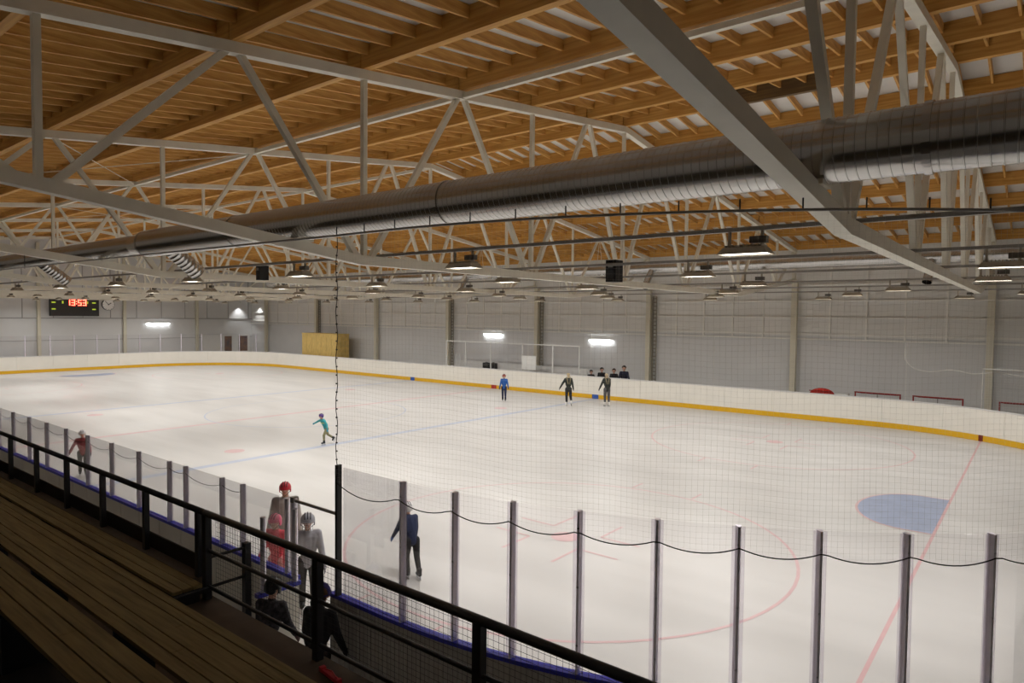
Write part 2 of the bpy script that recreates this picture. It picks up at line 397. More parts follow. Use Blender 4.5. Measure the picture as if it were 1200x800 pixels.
d2 = empty('spiral_duct', (-10, D2Y, D2Z-0.28))
tag(d2, 'galvanised spiral air duct high along the far wall side of the trusses', 'air duct')
i2 = Vector((10, -D2Y, -(D2Z-0.28)))
duct('duct_pipe', 6.5, -46, D2Y, D2Z, 0.28, d2, pitch=0.3, loc=i2)
for x in (-1.6, -13, -25, -37):
    MB().tube([(x, D2Y-0.05, D2Z-0.1), (x, D2Y-0.5, D2Z-0.55), (x-0.05, D2Y-0.75, D2Z-1.0)], [0.16, 0.16, 0.16], 20, caps=False).build('outlet', SPIRAL, d2, True, i2)
for x in TX[:6]:
    for s in (-1, 1): MB().tube([(x, D2Y+s*0.26, D2Z), (x, D2Y+s*0.02, zt(D2Y)-0.08)], 0.012, 6).build('hanger', STEEL, d2, False, i2)
    MB().tube([(x-0.02, D2Y, D2Z), (x+0.02, D2Y, D2Z)], 0.29, 32).build('flange', SPIRAL, d2, False, i2)

# ------------------------------------------------------------------ lamps on conduit tracks
HOUS = mat('lamp_housing', srgb(176, 168, 152), 0.5, metal=0.0, noise=0.1, scale=6)
LENS = mat('lamp_lens', srgb(240, 240, 236), 0.4, emit=(srgb(255, 250, 240), 5.0))
TRACK = mat('track_steel', srgb(150, 147, 142), 0.45, metal=0.2, noise=0.1, scale=4)
LZ = 5.42
hous = MB()
hous.add([(-.31,-.15,-.014),(.31,-.15,-.014),(.31,.15,-.014),(-.31,.15,-.014),(-.25,-.1,.07),(.25,-.1,.07),(.25,.1,.07),(-.25,.1,.07),(-.295,-.135,-.014),(.295,-.135,-.014),(.295,.135,-.014),(-.295,.135,-.014),(-.295,-.135,.004),(.295,-.135,.004),(.295,.135,.004),(-.295,.135,.004)],
         [(4,5,6,7),(0,1,5,4),(1,2,6,5),(2,3,7,6),(3,0,4,7),(0,8,9,1),(1,9,10,2),(2,10,11,3),(3,11,8,0),(8,12,13,9),(9,13,14,10),(10,14,15,11),(11,15,12,8),(12,15,14,13)])
for i in range(-5, 6): hous.box(i*0.045-0.006, i*0.045+0.006, -0.1, 0.1, 0.068, 0.1)
housm = hous.mesh('housing', HOUS)
lensm = MB().box(-.29, .29, -.13, .13, -.002, 0.003).mesh('lens', LENS)
lensoff = MB().box(-.29, .29, -.13, .13, -.002, 0.003).mesh('lens', mat('lamp_lens_off', srgb(200, 200, 196), 0.4, noise=0.05, scale=5))
armm = MB().box(-0.015, 0.015, -.02, .02, .04, .2705).mesh('bracket', HOUS)
drvm = MB().box(0.06, 0.26, -.05, .05, .12, .2).mesh('driver_box', mat('driver_grey', srgb(96, 92, 86), 0.5, noise=0.1, scale=9))
ld = bpy.data.lights.new('lamp_light', 'AREA'); ld.shape = 'RECTANGLE'; ld.size = 0.56; ld.size_y = 0.26
ld.energy = LAMP_W; ld.spread = math.radians(LAMP_SPREAD); ld.color = (1.0, 0.985, 0.955)
ldn = ld.copy(); ldn.energy = LAMP_W*0.85; ldn.spread = math.radians(112)       # beam of the two rows beside the stand, narrowed to keep its benches dark
ROWS = [(-10.3, -1.2), (-6.3, 1.2), (-2.3, 0.9), (2.2, -1.4), (6.0, 1.4), (10.2, -0.5)]
for ri, (y, xs) in enumerate(ROWS):
    tz = LZ+0.27
    o = MB().box(WX0+2, 6.0, y-0.035, y+0.035, tz, tz+0.05).build('lamp_track', TRACK)
    tag(o, ORD[ri]+' long grey steel lamp rail under the trusses, counted from the stand', 'lamp rail')
    for j in range(13):
        x = xs-4.7*j
        if x < X0+1: continue
        t = empty('high_bay_lamp', (x, y, LZ))
        tag(t, 'flat high bay lamp hanging from the '+ORD[ri]+' lamp rail counted from the stand', 'lamp', 'high bay lamps on the '+ORD[ri]+' rail')
        lit = not (x < -17 and ri < 2 and (j+ri) % 3 == 0)
        link('housing', housm, t); link('lens', lensm if lit else lensoff, t); link('bracket', armm, t, (-0.2, 0, 0)); link('bracket', armm, t, (0.2, 0, 0)); link('driver_box', drvm, t)
        if not lit: continue
        l = bpy.data.objects.new('lamp_light', ld if ri > 1 else ldn); C.objects.link(l); l.parent = t; l.location = (0, 0, -0.02)

# loudspeakers on the trusses
def speaker(x, y, z, lab, sc=1.0):
    t = empty('loudspeaker', (x, y, z)); t.scale = (sc, sc, sc); tag(t, lab, 'speaker')
    b = MB().box(-0.12, 0.12, -0.18, 0.12, 0, 0.46).build('cabinet', BLACKP, t)
    MB().tube([(0.0, -0.181, 0.16), (0.0, -0.19, 0.16)], 0.09, 20).build('woofer', BLACK, t)
    MB().tube([(0.0, -0.181, 0.36), (0.0, -0.19, 0.36)], 0.045, 16).build('tweeter', BLACK, t)
    MB().box(-0.05, 0.05, -0.205, -0.18, 0.3, 0.38).build('mount', TRACK, t)
speaker(-5.45, -6.06, 5.36, 'black loudspeaker cabinet hanging over the middle of the near zone')
speaker(-12.3, -10.12, 5.38, 'black loudspeaker cabinet clamped to the first lamp rail near the duct outlets', 0.72)

# ------------------------------------------------------------------ dasher boards
Pp = []
def path_pt(s):
    """point and outward normal on the rink outline; s=0 at the start of the near straight (x = X0+RC), running towards +x"""
    Ls = (X1-X0)-2*RC; Lw = 2*HY-2*RC; La = RC*PI/2; per = 2*(Ls+Lw)+4*La; s = s % per
    if s < Ls: return (X0+RC+s, -HY), (0, -1)
    s -= Ls
    if s < La: a = -PI/2+s/RC; return (X1-RC+RC*math.cos(a), -HY+RC+RC*math.sin(a)), (math.cos(a), math.sin(a))
    s -= La
    if s < Lw: return (X1, -HY+RC+s), (1, 0)
    s -= Lw
    if s < La: a = s/RC; return (X1-RC+RC*math.cos(a), HY-RC+RC*math.sin(a)), (math.cos(a), math.sin(a))
    s -= La
    if s < Ls: return (X1-RC-s, HY), (0, 1)
    s -= Ls
    if s < La: a = PI/2+s/RC; return (X0+RC+RC*math.cos(a), HY-RC+RC*math.sin(a)), (math.cos(a), math.sin(a))
    s -= La
    if s < Lw: return (X0, HY-RC-s), (-1, 0)
    s -= Lw
    a = PI+s/RC; return (X0+RC+RC*math.cos(a), -HY+RC+RC*math.sin(a)), (math.cos(a), math.sin(a))
LS = (X1-X0)-2*RC; LW = 2*HY-2*RC; LA = RC*PI/2; PER = 2*(LS+LW)+4*LA
sx = lambda x: x-(X0+RC)                       # path length of x on the near straight
def sweep(s0, s1, o0, o1, z0, z1, step=0.5):
    """a bar following the outline between offsets o0..o1 and heights z0..z1"""
    straight = (s1 <= LS+1e-6)
    n = max(1, 1 if straight else int(math.ceil((s1-s0)/step)))
    vs = []; fs = []
    for i in range(n+1):
        (x, y), (nx, ny) = path_pt(s0+(s1-s0)*i/n - (1e-7 if i == n else 0))
        for o, z in ((o0, z0), (o1, z0), (o1, z1), (o0, z1)): vs.append((x+nx*o, y+ny*o, z))
    for i in range(n):
        b = 4*i
        for k in range(4): fs.append((b+k, b+(k+1) % 4, b+4+(k+1) % 4, b+4+k))
    fs.append((3, 2, 1, 0)); fs.append((4*n, 4*n+1, 4*n+2, 4*n+3))
    fs = [tuple(reversed(f)) for f in fs]
    return vs, fs
GA, GB = sx(-5.72), sx(-4.98)                  # gate opening
bd = empty('dasher_boards', (-LR, 0, 0)); ib = Vector((LR, 0, 0))
tag(bd, 'white dasher board fence with yellow kick strip running round the ice', 'dasher boards')
# breakpoints
cuts = [GB]
s = GB
while s < PER+GA-2.6: s += 2.3; cuts.append(s)
cuts[-1] = PER+GA
for a, b in zip(cuts, cuts[1:]):
    near = (a % PER) < LS+LA*0.9 or (a % PER) > 2*(LS+LW)+4*LA-LA*0.6
    pm = MB().add(*sweep(a+0.004, b-0.004, 0, 0.04, 0.0, 1.2)).build('board_panel', BOARD, bd, loc=ib)
    MB().add(*sweep(a+0.002, b-0.002, -0.012, 0.0, 0.005, 0.23)).build('kick_plate', YEL, pm)
    MB().add(*sweep(a, b, -0.015, 0.075, 1.205, 1.25)).build('cap_rail', BLUECAP if near else WHITECAP, pm)
    if near:
        if a >= GB and a < LS+LA:             # ribbed grey sheet on the corner side of the gate
            sh = MB(); q = a+0.01
            while q < b-0.01:
                sh.add(*sweep(q, min(q+0.05, b-0.01), 0.058, 0.072, 0.02, 1.2)); sh.add(*sweep(min(q+0.05, b-0.01), min(q+0.1, b-0.01), 0.05, 0.064, 0.02, 1.2)); q += 0.1
            sh.build('back_sheet', BSHEET, pm)
        else:
            q = a; L3 = (b-a)/3
            for i in range(3):
                MB().add(*sweep(a+L3*i+0.014, a+L3*(i+1)-0.014, 0.056, 0.066, 0.02, 1.2)).build('back_sheet', BOARD, pm)
    MB().add(*sweep(a, a+0.06, 0.04, 0.05, 0, 1.2)).build('frame_post', TRACK, pm)
MARKR = mat('mark_red', srgb(170, 50, 36), 0.5, noise=0.1, scale=8); MARKB = mat('mark_blue', srgb(50, 90, 170), 0.5, noise=0.1, scale=8); MARKD = mat('mark_dark_red', srgb(120, 40, 26), 0.5, noise=0.1, scale=8)
for x, m, wd in ((-LB, MARKB, 0.4), (-LR, MARKR, 0.4), (-(2*LR-LB), MARKB, 0.4)):
    MB().box(x-wd/2, x+wd/2, HY-0.028, HY-0.004, 0.01, 0.235).build('line_mark', m, bd, loc=ib)
h0 = hw_at(0); MB().box(-0.07, 0.07, h0-0.06, h0+0.02, 0.01, 0.235).build('line_mark', MARKD, bd, loc=ib)

# ------------------------------------------------------------------ glass along the near side
def glass_run(name, ss, top, label, bottom=1.25, off=0.03, posts=None, wide=0.05):
    (x, y), _ = path_pt(ss[0]); t = empty(name, (x, y, bottom)); tag(t, label, 'safety glass')
    il = Vector((-x, -y, -bottom))
    for a, b in zip(ss, ss[1:]):
        MB().add(*sweep(a+0.015, b-0.015, off-0.006, off+0.006, bottom, top, 0.25)).build('glass_pane', GLASS, t, loc=il)
    for i, q in enumerate(ss):
        if posts and not posts(i): continue
        (px, py), (nx, ny) = path_pt(q)
        ob = MB(); pr = [(-wide/2, -0.03), (wide/2, -0.03), (wide/2, -0.012), (0.01, 0.04), (-0.01, 0.04), (-wide/2, -0.012)]
        ob.add([(u, -v, zz_) for zz_ in (bottom, top+0.005) for u, v in pr], [tuple(range(6)), tuple(range(11, 5, -1))]+[(i_, i_+6, (i_+1) % 6+6, (i_+1) % 6) for i_ in range(6)])
        ob = ob.build('stanchion', ALU, t, loc=Vector((px+nx*off, py+ny*off, 0))+il)
        ob.rotation_euler = (0, 0, math.atan2(ny, nx)+PI/2)
        MB().box(-0.055, 0.055, -0.009, 0.009, bottom+0.01, top-0.002).build('edge_strip', GSTRIP, ob)
        for z in (0.2, 0.6, 1.0): 
            MB().tube([(0, -0.04, bottom+z*(top-bottom)*0.9), (0, 0.04, bottom+z*(top-bottom)*0.9)], 0.012, 6).build('bolt', BLACK, ob)
    return t
left = [sx(v) for v in [-9.27-1.15*k for k in range(36, -1, -1)]+[-8.72, -7.6, -7.03]]
left = [q for q in left if q > -8]
glass_run('safety_glass', left+[sx(-6.12)], 2.22, 'row of clear safety glass panes on the boards running left of the gate', posts=lambda i: i < len(left))
rp = []
for a, b in zip(left, left[1:]):
    for i in range(8):
        t_ = i/8; (px, py), _n = path_pt(a+(b-a)*t_); rp.append(Vector((px, py-0.045, 2.12-0.07*4*t_*(1-t_)*(b-a))))
lg = [o for o in C.objects if o.name == 'safety_glass'][0]
MB().tube(rp, 0.004, 5).build('hanging_rope', ROPE, lg, loc=-lg.location)
right = [sx(-4.79), sx(-3.73)]; 
for tx_, ty_ in ((-3.0,-13.55),(-2.33,-13.43),(-1.67,-13.24),(-1.0,-12.98),(-.38,-12.67),(.18,-12.3),(.73,-11.85),(1.25,-11.35)):
    if tx_ < X1-RC: right.append(sx(tx_))
    else: right.append(LS+RC*(math.atan2(ty_+HY-RC, tx_-(X1-RC))+PI/2))
while right[-1] < LS+LA: right.append(right[-1]+0.72)
rg = glass_run('safety_glass', right, 2.8, 'tall clear safety glass panes round the rink corner beside the gate', posts=lambda i: i > 0)
# far end glass (behind the far goal)
se = LS+LA+LW+LA+LS
far = [se+LA*0.25+1.6*k for k in range(14)]
glass_run('safety_glass', far, 2.75, 'clear safety glass panes round the far end under the scoreboard')

# gate: open leaf at right angles to the boards, with its own glass
g = empty('rink_gate', (-5.6, -HY-0.1, 0)); tag(g, 'white rink gate leaf with blue cap swung open towards the walkway', 'gate')
MB().box(-0.025, 0.025, -0.55, 0, 0.02, 1.2).build('leaf_panel', BOARD, g)
MB().box(-0.04, 0.04, -0.57, 0.02, 1.2, 1.25).build('cap_rail', BLUECAP, g)
MB().box(-0.006, 0.006, -0.46, -0.06, 1.25, 2.15).build('glass_pane', GLASS, g)
for y in (-0.48, -0.04): MB().tube([(0, y, 1.25), (0, y, 2.17)], 0.035, 10).build('stanchion', ALU, g)
MB().box(0.025, 0.045, -0.5, -0.42, 0.95, 1.05).build('latch', BLACK, g)
hd = empty('gate_header', (-5.75, -HY-0.05, 1.25)); tag(hd, 'aluminium posts with header bar framing the open rink gate', 'gate frame')
MB().tube([(0, 0, 0), (0, 0, 1.02)], 0.04, 12).build('post', ALU, hd)
MB().tube([(-0.16, 0, 0), (-0.16, 0, 0.98)], 0.035, 12).build('post', ALU, hd)
MB().tube([(0, 0, 0.98), (0.89, 0, 0.98)], 0.02, 10).build('header_bar', TRACK, hd)
MB().box(-0.03, 0.03, -0.042, 0.042, 0.96, 1.03).build('bracket', TRACK, hd)
gp = tag(MB().box(-0.02, 0.02, -0.04, 0.03, 0.0, 1.58).build('gate_post', BLACK, None, loc=(-4.83, -HY-0.05, 1.25)), 'dark steel post at the corner side of the open gate', 'post')

# ------------------------------------------------------------------ safety net above the corner glass
def net_pts(q, o=0.11):
    (x, y), (nx, ny) = path_pt(q); return Vector((x+nx*o, y+ny*o, 0))
nt_ = empty('safety_net', (-4.8, -HY-0.1, 2.6)); tag(nt_, 'fine dark safety net hung above the corner glass panes', 'net')
inn = Vector((4.8, HY+0.1, -2.6))
S0 = right[0]; S1 = right[-1]
ZT = 5.52
def zlow(q):
    for a, b in zip(right, right[1:]):
        if a <= q <= b:
            t = (q-a)/(b-a); return 2.63-0.10*4*t*(1-t)*(b-a)
    return 2.63
nb = MB(); cell = 0.05; q = S0; wv = 0.0005
while q <= S1:
    p = net_pts(q); sway = 0.02*math.sin(q*2.1)
    nb.tube([p+Vector((0, 0, zlow(q))), p+Vector((sway*0.5, sway, 4.0)), p+Vector((0, 0, ZT))], wv, 3, caps=False); q += cell
zz = 2.55
while zz < ZT:
    pts = []; q = S0
    while q <= S1:
        if zz >= zlow(q)-0.001: pts.append(net_pts(q)+Vector((0, 0.02*math.sin(q*2.1)*math.sin(PI*(zz-2.5)/3), zz+0.012*math.sin(q*5+zz*3))))
        elif len(pts) > 1: nb.tube(pts, wv, 3, caps=False); pts = []
        else: pts = []
        q += 0.15
    if len(pts) > 1: nb.tube(pts, wv, 3, caps=False)
    zz += cell
o = nb.build('net_mesh', NETM, nt_, loc=inn); o['kind'] = 'stuff'
pts = []; q = S0
while q <= S1: pts.append(net_pts(q)+Vector((0, 0, zlow(q)))); q += 0.06
MB().tube(pts, 0.006, 5).build('bottom_rope', ROPE, nt_, loc=inn)
a = net_pts(S0); MB().tube([a+Vector((0.02*math.sin(i*1.7), 0, 2.63+(ZT-2.63)*i/20)) for i in range(21)], 0.005, 5).build('edge_rope', ROPE, nt_, loc=inn)
for i in range(28): MB().box(a.x-0.008, a.x+0.008, a.y-0.008, a.y+0.008, 2.7+0.1*i, 2.716+0.1*i).build('rope_knot', ROPE, nt_, loc=inn)
pts = [Vector((-30, -HY-0.11, 5.62)), Vector((-12, -HY-0.11, 5.58)), a+Vector((0, 0, ZT+0.02))]; q = S0+0.3
while q <= S1: pts.append(net_pts(q)+Vector((0, 0, ZT+0.02))); q += 0.3
nr = empty('net_rail', (-4.8, -HY-0.1, ZT)); tag(nr, 'dark steel rail with hooks that carries the safety net along the boards', 'net rail')
inr = Vector((4.8, HY+0.1, -ZT))
MB().tube(pts, 0.013, 8).build('rail', TRACK, nr, loc=inr)
q = S0
while q <= S1:
    p = net_pts(q); MB().tube([p+Vector((0, 0, ZT+0.015)), p+Vector((0, 0, ZT+0.12))], 0.007, 5).build('hook', BLACK, nr, loc=inr); q += 0.5
for x in TX:
    if -32 < x < -9: MB().tube([(x, -HY-0.11, 5.56), (x, -HY-0.11, zb(-HY)-0.07)], 0.008, 5).build('hanger', BLACK, nr, loc=inr)

# white net by the far corner
wn_ = empty('goal_net_curtain', (-2.9, 14.4, 2.6)); tag(wn_, 'white cord net curtain hanging by the far corner wall', 'net')
iw = Vector((2.9, -14.4, -2.6)); wb = MB()
low = lambda x: 2.5+0.06*math.sin(x*4)+(0.35*max(0, 1-(x+2.9)/0.35))
x = -2.85
while x < 5: wb.tube([(x, 14.4, low(x)), (x, 14.4+0.03*math.sin(x*9), 4.0), (x, 14.4, 5.45)], 0.0025, 3, caps=False); x += 0.1
z = 2.7
while z < 5.4: wb.tube([(-2.85+0.2*i, 14.4, z+0.03*math.sin(i*1.3+z*4)) for i in range(40)], 0.0025, 3, caps=False); z += 0.1
o = wb.build('net_mesh', WROPE, wn_, loc=iw); o['kind'] = 'stuff'
MB().tube([(-2.87, 14.4, 5.45), (-2.87, 14.4, 2.9)]+[(-2.87+0.12*i, 14.4, low(-2.87+0.12*i)) for i in range(1, 64)], 0.016, 6).build('edge_rope', WROPE, wn_, loc=iw)
MB().tube([(-3.8, 14.4, 5.47), (5, 14.4, 5.4)], 0.012, 6).build('top_rope', WROPE, wn_, loc=iw)
wn2 = empty('low_net_frame', (-0.1, 14.2, 1.2)); tag(wn2, 'white pole frame with cord net standing low at the far corner', 'net frame')
iw = Vector((0.1, -14.2, -1.2)); wb = MB()
x = 0.0
while x < 4.5: wb.tube([(x, 14.2, 0.0), (x, 14.2, 2.68)], 0.0025, 3, caps=False); x += 0.1
z = 0.1
while z < 2.6: wb.tube([(-.1, 14.2, z), (4.5, 14.2, z)], 0.0025, 3, caps=False); z += 0.1
o = wb.build('net_mesh', WROPE, wn2, loc=iw); o['kind'] = 'stuff'
MB().tube([(-0.1, 14.2, -0.03), (-0.1, 14.2, 2.68), (4.5, 14.2, 2.68)], 0.025, 8).build('frame', WROPE, wn2, loc=iw)

# ------------------------------------------------------------------ stand with benches and railing
ZD = 1.5
sd = empty('stand_platform', (-20, -16.8, -0.03)); tag(sd, 'raised stand platform with dark floor that carries the benches', 'platform')
isd = Vector((20, 16.8, 0.03))
MB().box(WX0+6, 6.5, -18.8, -14.89, -0.03, ZD-0.04).build('base_wall', mat('platform_wall', srgb(200, 196, 190), 0.8, noise=0.1, scale=2), sd, loc=isd)  # unseen front face, made pale to bounce light onto the board backs
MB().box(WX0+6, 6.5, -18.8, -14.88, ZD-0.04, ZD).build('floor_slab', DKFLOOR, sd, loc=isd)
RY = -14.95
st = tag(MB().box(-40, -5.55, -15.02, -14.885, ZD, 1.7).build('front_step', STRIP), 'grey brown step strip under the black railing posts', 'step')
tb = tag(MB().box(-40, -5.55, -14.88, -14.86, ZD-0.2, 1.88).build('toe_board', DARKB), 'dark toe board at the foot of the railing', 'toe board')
def bench(nm, x0, x1, yf, z, wd, n, lab, gap=0.012, zbase=ZD, rise=0.0):
    t = empty(nm, ((x0+x1)/2, yf, zbase)); tag(t, lab, 'bench')
    il = Vector((-(x0+x1)/2, -yf, -zbase))
    L = 4.0
    for i in range(n):
        y1 = yf-i*wd; xx = x1; k = 0
        xx = x1
        while xx > x0+0.01:
            xa = max(x0, xx-L-(0.0 if xx < x1 else (i*1.3) % L))
            MB().box(xa+0.002, xx-0.002, y1-wd+gap, y1, z-0.035+rise*i, z+rise*i).build('plank', PLANK, t, loc=il); xx = xa
    xx = x1-0.05
    while xx > x0:
        MB().box(xx-0.04, xx, (yf-n*wd+gap), yf-0.005, zbase, z-0.035).build('support', BLACK, t, loc=il); xx -= 2.0
    return t
bench('front_bench', -40, -5.32, -15.03, 1.7, 0.108, 3, 'front row of three wooden planks ending at the large railing post')
bench('foot_planks', -40, 2.0, -15.362, 1.67, 0.1, 3, 'row of three wooden foot planks directly behind the front planks')
bench('second_bench', -40, 2.0, -16.06, 2.1, 0.108, 3, 'wooden three plank bench seat behind the foot planks')
# upper tiers
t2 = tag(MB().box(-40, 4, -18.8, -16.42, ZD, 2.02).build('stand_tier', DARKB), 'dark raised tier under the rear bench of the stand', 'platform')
bench('rear_bench', -40, 2.0, -16.76, 2.5, 0.12, 3, 'rearmost wooden three plank bench in the darkest part of the stand', zbase=2.02)
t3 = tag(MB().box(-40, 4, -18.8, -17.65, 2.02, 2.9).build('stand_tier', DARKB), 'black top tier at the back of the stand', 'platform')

PX = [-5.56-1.34*k for k in range(0, 26)]
rl = empty('railing', (-20, RY, 1.7)); tag(rl, 'black steel railing with slim posts along the front step of the stand', 'railing')
il = Vector((20, -RY, -1.7)); RZ = 2.44
MB().tube([(-40, RY, RZ), (-5.43, RY, RZ)], 0.034, 14).build('top_rail', BLACK, rl, smooth=True, loc=il)
for x in PX[0:]: MB().box(x-0.035, x+0.035, RY-0.03, RY+0.03, 1.7, RZ-0.02).build('post', BLACK, rl, loc=il)
r2_ = empty('railing', (-2.5, RY, ZD)); tag(r2_, 'black steel railing with wire mesh infill facing the gate', 'railing')
il = Vector((2.5, -RY, -ZD))
MB().tube([(-5.42, RY, RZ), (3.0, RY, RZ)], 0.036, 14).build('top_rail', BLACK, r2_, smooth=True, loc=il)
for z, nm in ((2.04, 'middle_rail'), (1.64, 'bottom_rail')): MB().tube([(-5.4, RY, z), (3.0, RY, z)], 0.02, 10).build(nm, BLACK, r2_, smooth=True, loc=il)
for x in (-5.38, -3.36, -1.42, 0.6, 2.6): MB().box(x-0.04, x+0.04, RY-0.035, RY+0.035, ZD, RZ-0.02).build('post', BLACK, r2_, loc=il)
MB().box(-5.312, -5.26, RY-0.4, RY-0.03, 1.62, 1.66).build('foot', BLACK, r2_, loc=il)
mm = MB(); x = -5.28
MY = RY+0.05
while x < 3.0: mm.tube([(x, MY, 1.58), (x, MY, RZ-0.03)], 0.0016, 3, caps=False); x += 0.05
z = 1.6
while z < RZ-0.04: mm.tube([(-5.28, MY, z), (3.0, MY, z)], 0.0016, 3, caps=False); z += 0.05
o = mm.build('wire_mesh', BLACK, r2_, loc=il); o['kind'] = 'stuff'
# side rail from the large post towards the boards
sr = empty('side_rail', (-5.42, RY, ZD)); tag(sr, 'black side rail running from the railing to the gate', 'railing')
for z in (0.45, 0.12): MB().tube([(0.05, 0.04, z), (0.05, 0.42, z)], 0.018, 8).build('rail', BLACK, sr)
MB().box(0.01, 0.09, 0.42, 0.49, -1.53, 0.5).build('post', BLACK, sr)

# red skate guard on the deck
RED = mat('red_plastic', srgb(214, 48, 62), 0.4, noise=0.1, scale=10)
rg_ = empty('skate_guard', (-3.02, -15.06, ZD)); rg_.rotation_euler = (0, 0, -0.13); tag(rg_, 'red plastic skate guard lying on the stand platform', 'skate guard')
MB().box(-0.14, 0.14, -0.02, 0.02, 0.0, 0.03).build('blade_sleeve', RED, rg_)
MB().box(-0.16, -0.12, -0.024, 0.024, 0.0, 0.04).box(0.12, 0.15, -0.024, 0.024, 0, 0.038).build('end_clip', RED, rg_)
MB().tube([(-0.1, 0, 0.035), (0, 0.012, 0.05), (0.1, 0, 0.035)], 0.006, 6).build('strap', RED, rg_)

# ------------------------------------------------------------------ far side furniture
WFR = mat('white_frame', srgb(226, 226, 222), 0.4, noise=0.04, scale=6)
bx = empty('scorer_box', (-25, 14.3, 0)); tag(bx, 'white framed glass scorer box behind the far boards', 'scorer box')
for x in (-30.2, -28.4, -26.2, -23.6, -21.3, -19.4):
    MB().box(x+25-0.03, x+25+0.03, -0.03, 0.03, -0.03, 2.84).build('post', WFR, bx)
MB().box(-5.2, 5.6, -0.03, 0.03, 2.84, 2.89).build('top_rail', WFR, bx)
for a, b in zip((-30.2, -28.4, -26.2, -23.6, -21.3), (-28.4, -26.2, -23.6, -21.3, -19.4)):
    MB().box(a+25+0.04, b+25-0.04, -0.008, 0.008, 1.1, 2.82).build('glass_pane', GLASS, bx)
for x in (-29.9, -29.5, -29.1): MB().box(x+25-0.02, x+25+0.02, 0.6, 0.64, -0.03, 2.0).build('upright', WFR, bx)
MB().box(-5.2, 5.6, 0.9, 0.94, -0.03, 1.5).build('rear_panel', WFR, bx)
pn = tag(MB().box(-0.55, 0.55, -0.02, 0.02, 1.3, 2.15).box(-0.03, 0.03, 0.0, 0.02, -0.03, 1.3).build('white_notice_board', WFR, None, loc=(-23.0, 14.16, 0)), 'square white notice board on the scorer box glass', 'notice board')
for i, dx in enumerate((-27.2, -26.6)):
    t = empty('equipment_case', (dx, 15.05, 0)); tag(t, 'small dark equipment case on the scorer box ledge', 'case', 'cases in the scorer box')
    MB().box(-0.22, 0.22, -0.15, 0.15, -0.03, 1.48).build('body', BLACKP, t); MB().box(-0.08, 0.08, -0.02, 0.02, 1.48, 1.52).build('handle', BLACK, t)
# yellow crates
YW = mat('yellow_wood', srgb(222, 190, 112), 0.6, noise=0.25, scale=3, stretch=(4, 1, 1))
cr = empty('storage_crate', (-44.9, 15.0, 0)); tag(cr, 'tall yellow wooden storage crate against the far wall', 'crate')
for i in range(7): MB().box(-2.4+0.68*i+0.01, -2.4+0.68*(i+1)-0.01, -0.6, -0.57, -0.03, 2.95).build('plank', YW, cr)
MB().box(-2.4, 2.36, -0.57, 0.6, -0.03, 2.9).build('body', YW, cr)
for i in range(3): MB().box(2.36, 2.4, -0.57+0.39*i+0.01, -0.57+0.39*(i+1)-0.01, -0.03, 2.95).build('plank', YW, cr)
MB().box(-2.45, 2.42, -0.63, 0.62, 2.95, 3.0).build('lid', YW, cr)
# wall lamps
WL = mat('wall_lamp_tube', srgb(250, 250, 250), 0.4, emit=((0.95, 0.98, 1.0, 1), 14.0))
def wall_lamp(loc, rz, lab, L=1.7):
    t = empty('wall_lamp', loc, rz); tag(t, lab, 'wall lamp')
    MB().box(-L/2, L/2, -0.06, 0.0, 0.12, 0.2).build('housing', GIRT, t)
    MB().tube([(-L/2+0.05, -0.07, 0.09), (L/2-0.05, -0.07, 0.09)], 0.05, 10).build('tube', WL, t, smooth=True)
wall_lamp((-27.9, WY1-0.02, 3.2), 0, 'glowing white tube lamp on the grey wall above the scorer box')
wall_lamp((-19.3, WY1-0.02, 3.05), 0, 'glowing white tube lamp on the grey wall above the four spectators')
wall_lamp((WX0+0.02, 7.7, 3.5), PI/2, 'glowing white tube lamp on the end wall past the clock', 2.0)
# spot lamps washing the corner of the end wall
for (lx, ly), rz, nm in (((WX0, 15.2), 0, 'the end wall above the posters'), ((-57.5, WY1), -PI/2, 'the long wall beside the corner')):
    t = empty('spot_lamp', (lx, ly, 5.55), rz); tag(t, 'small spot lamp lighting '+nm, 'spot lamp')
    MB().tube([(0.5, 0, 0), (0.45, 0, 0.2)], [0.09, 0.06], 12).build('shade', WFR, t)
    MB().bar((0.46, 0, 0.18), (0.05, 0, 0.25), 0.03, 0.03).build('bracket', GIRT, t)
    l = bpy.data.lights.new('spot_light', 'SPOT'); l.energy = 110; l.spot_size = 1.5; l.spot_blend = 0.8; l.shadow_soft_size = 0.05
    lo = bpy.data.objects.new('spot_light', l); C.objects.link(lo); lo.parent = t; lo.location = (0.45, 0, -0.03); lo.rotation_euler = (0, 0.12, 0)
# white bulletin band on end wall + dark posters
tag(MB().box(WX0+0.055, WX0+0.085, 11.6, 16.3, 0.9, 2.55).build('bulletin_band', WFR), 'long pale notice panel on the end wall near the corner', 'notice panel')
for i, (y, w_) in enumerate(((14.1, 0.35), (15.6, 0.45))):
    t = tag(MB().box(WX0+0.086, WX0+0.11, y-w_, y+w_, 0.95, 2.4).build('poster', mat('poster%d' % i, srgb(96+10*i, 90, 92), 0.7, noise=1, col2=srgb(140, 110, 90), scale=2.5)), ('dark' if i == 0 else 'brown mottled')+' poster on the pale panel of the end wall', 'poster')

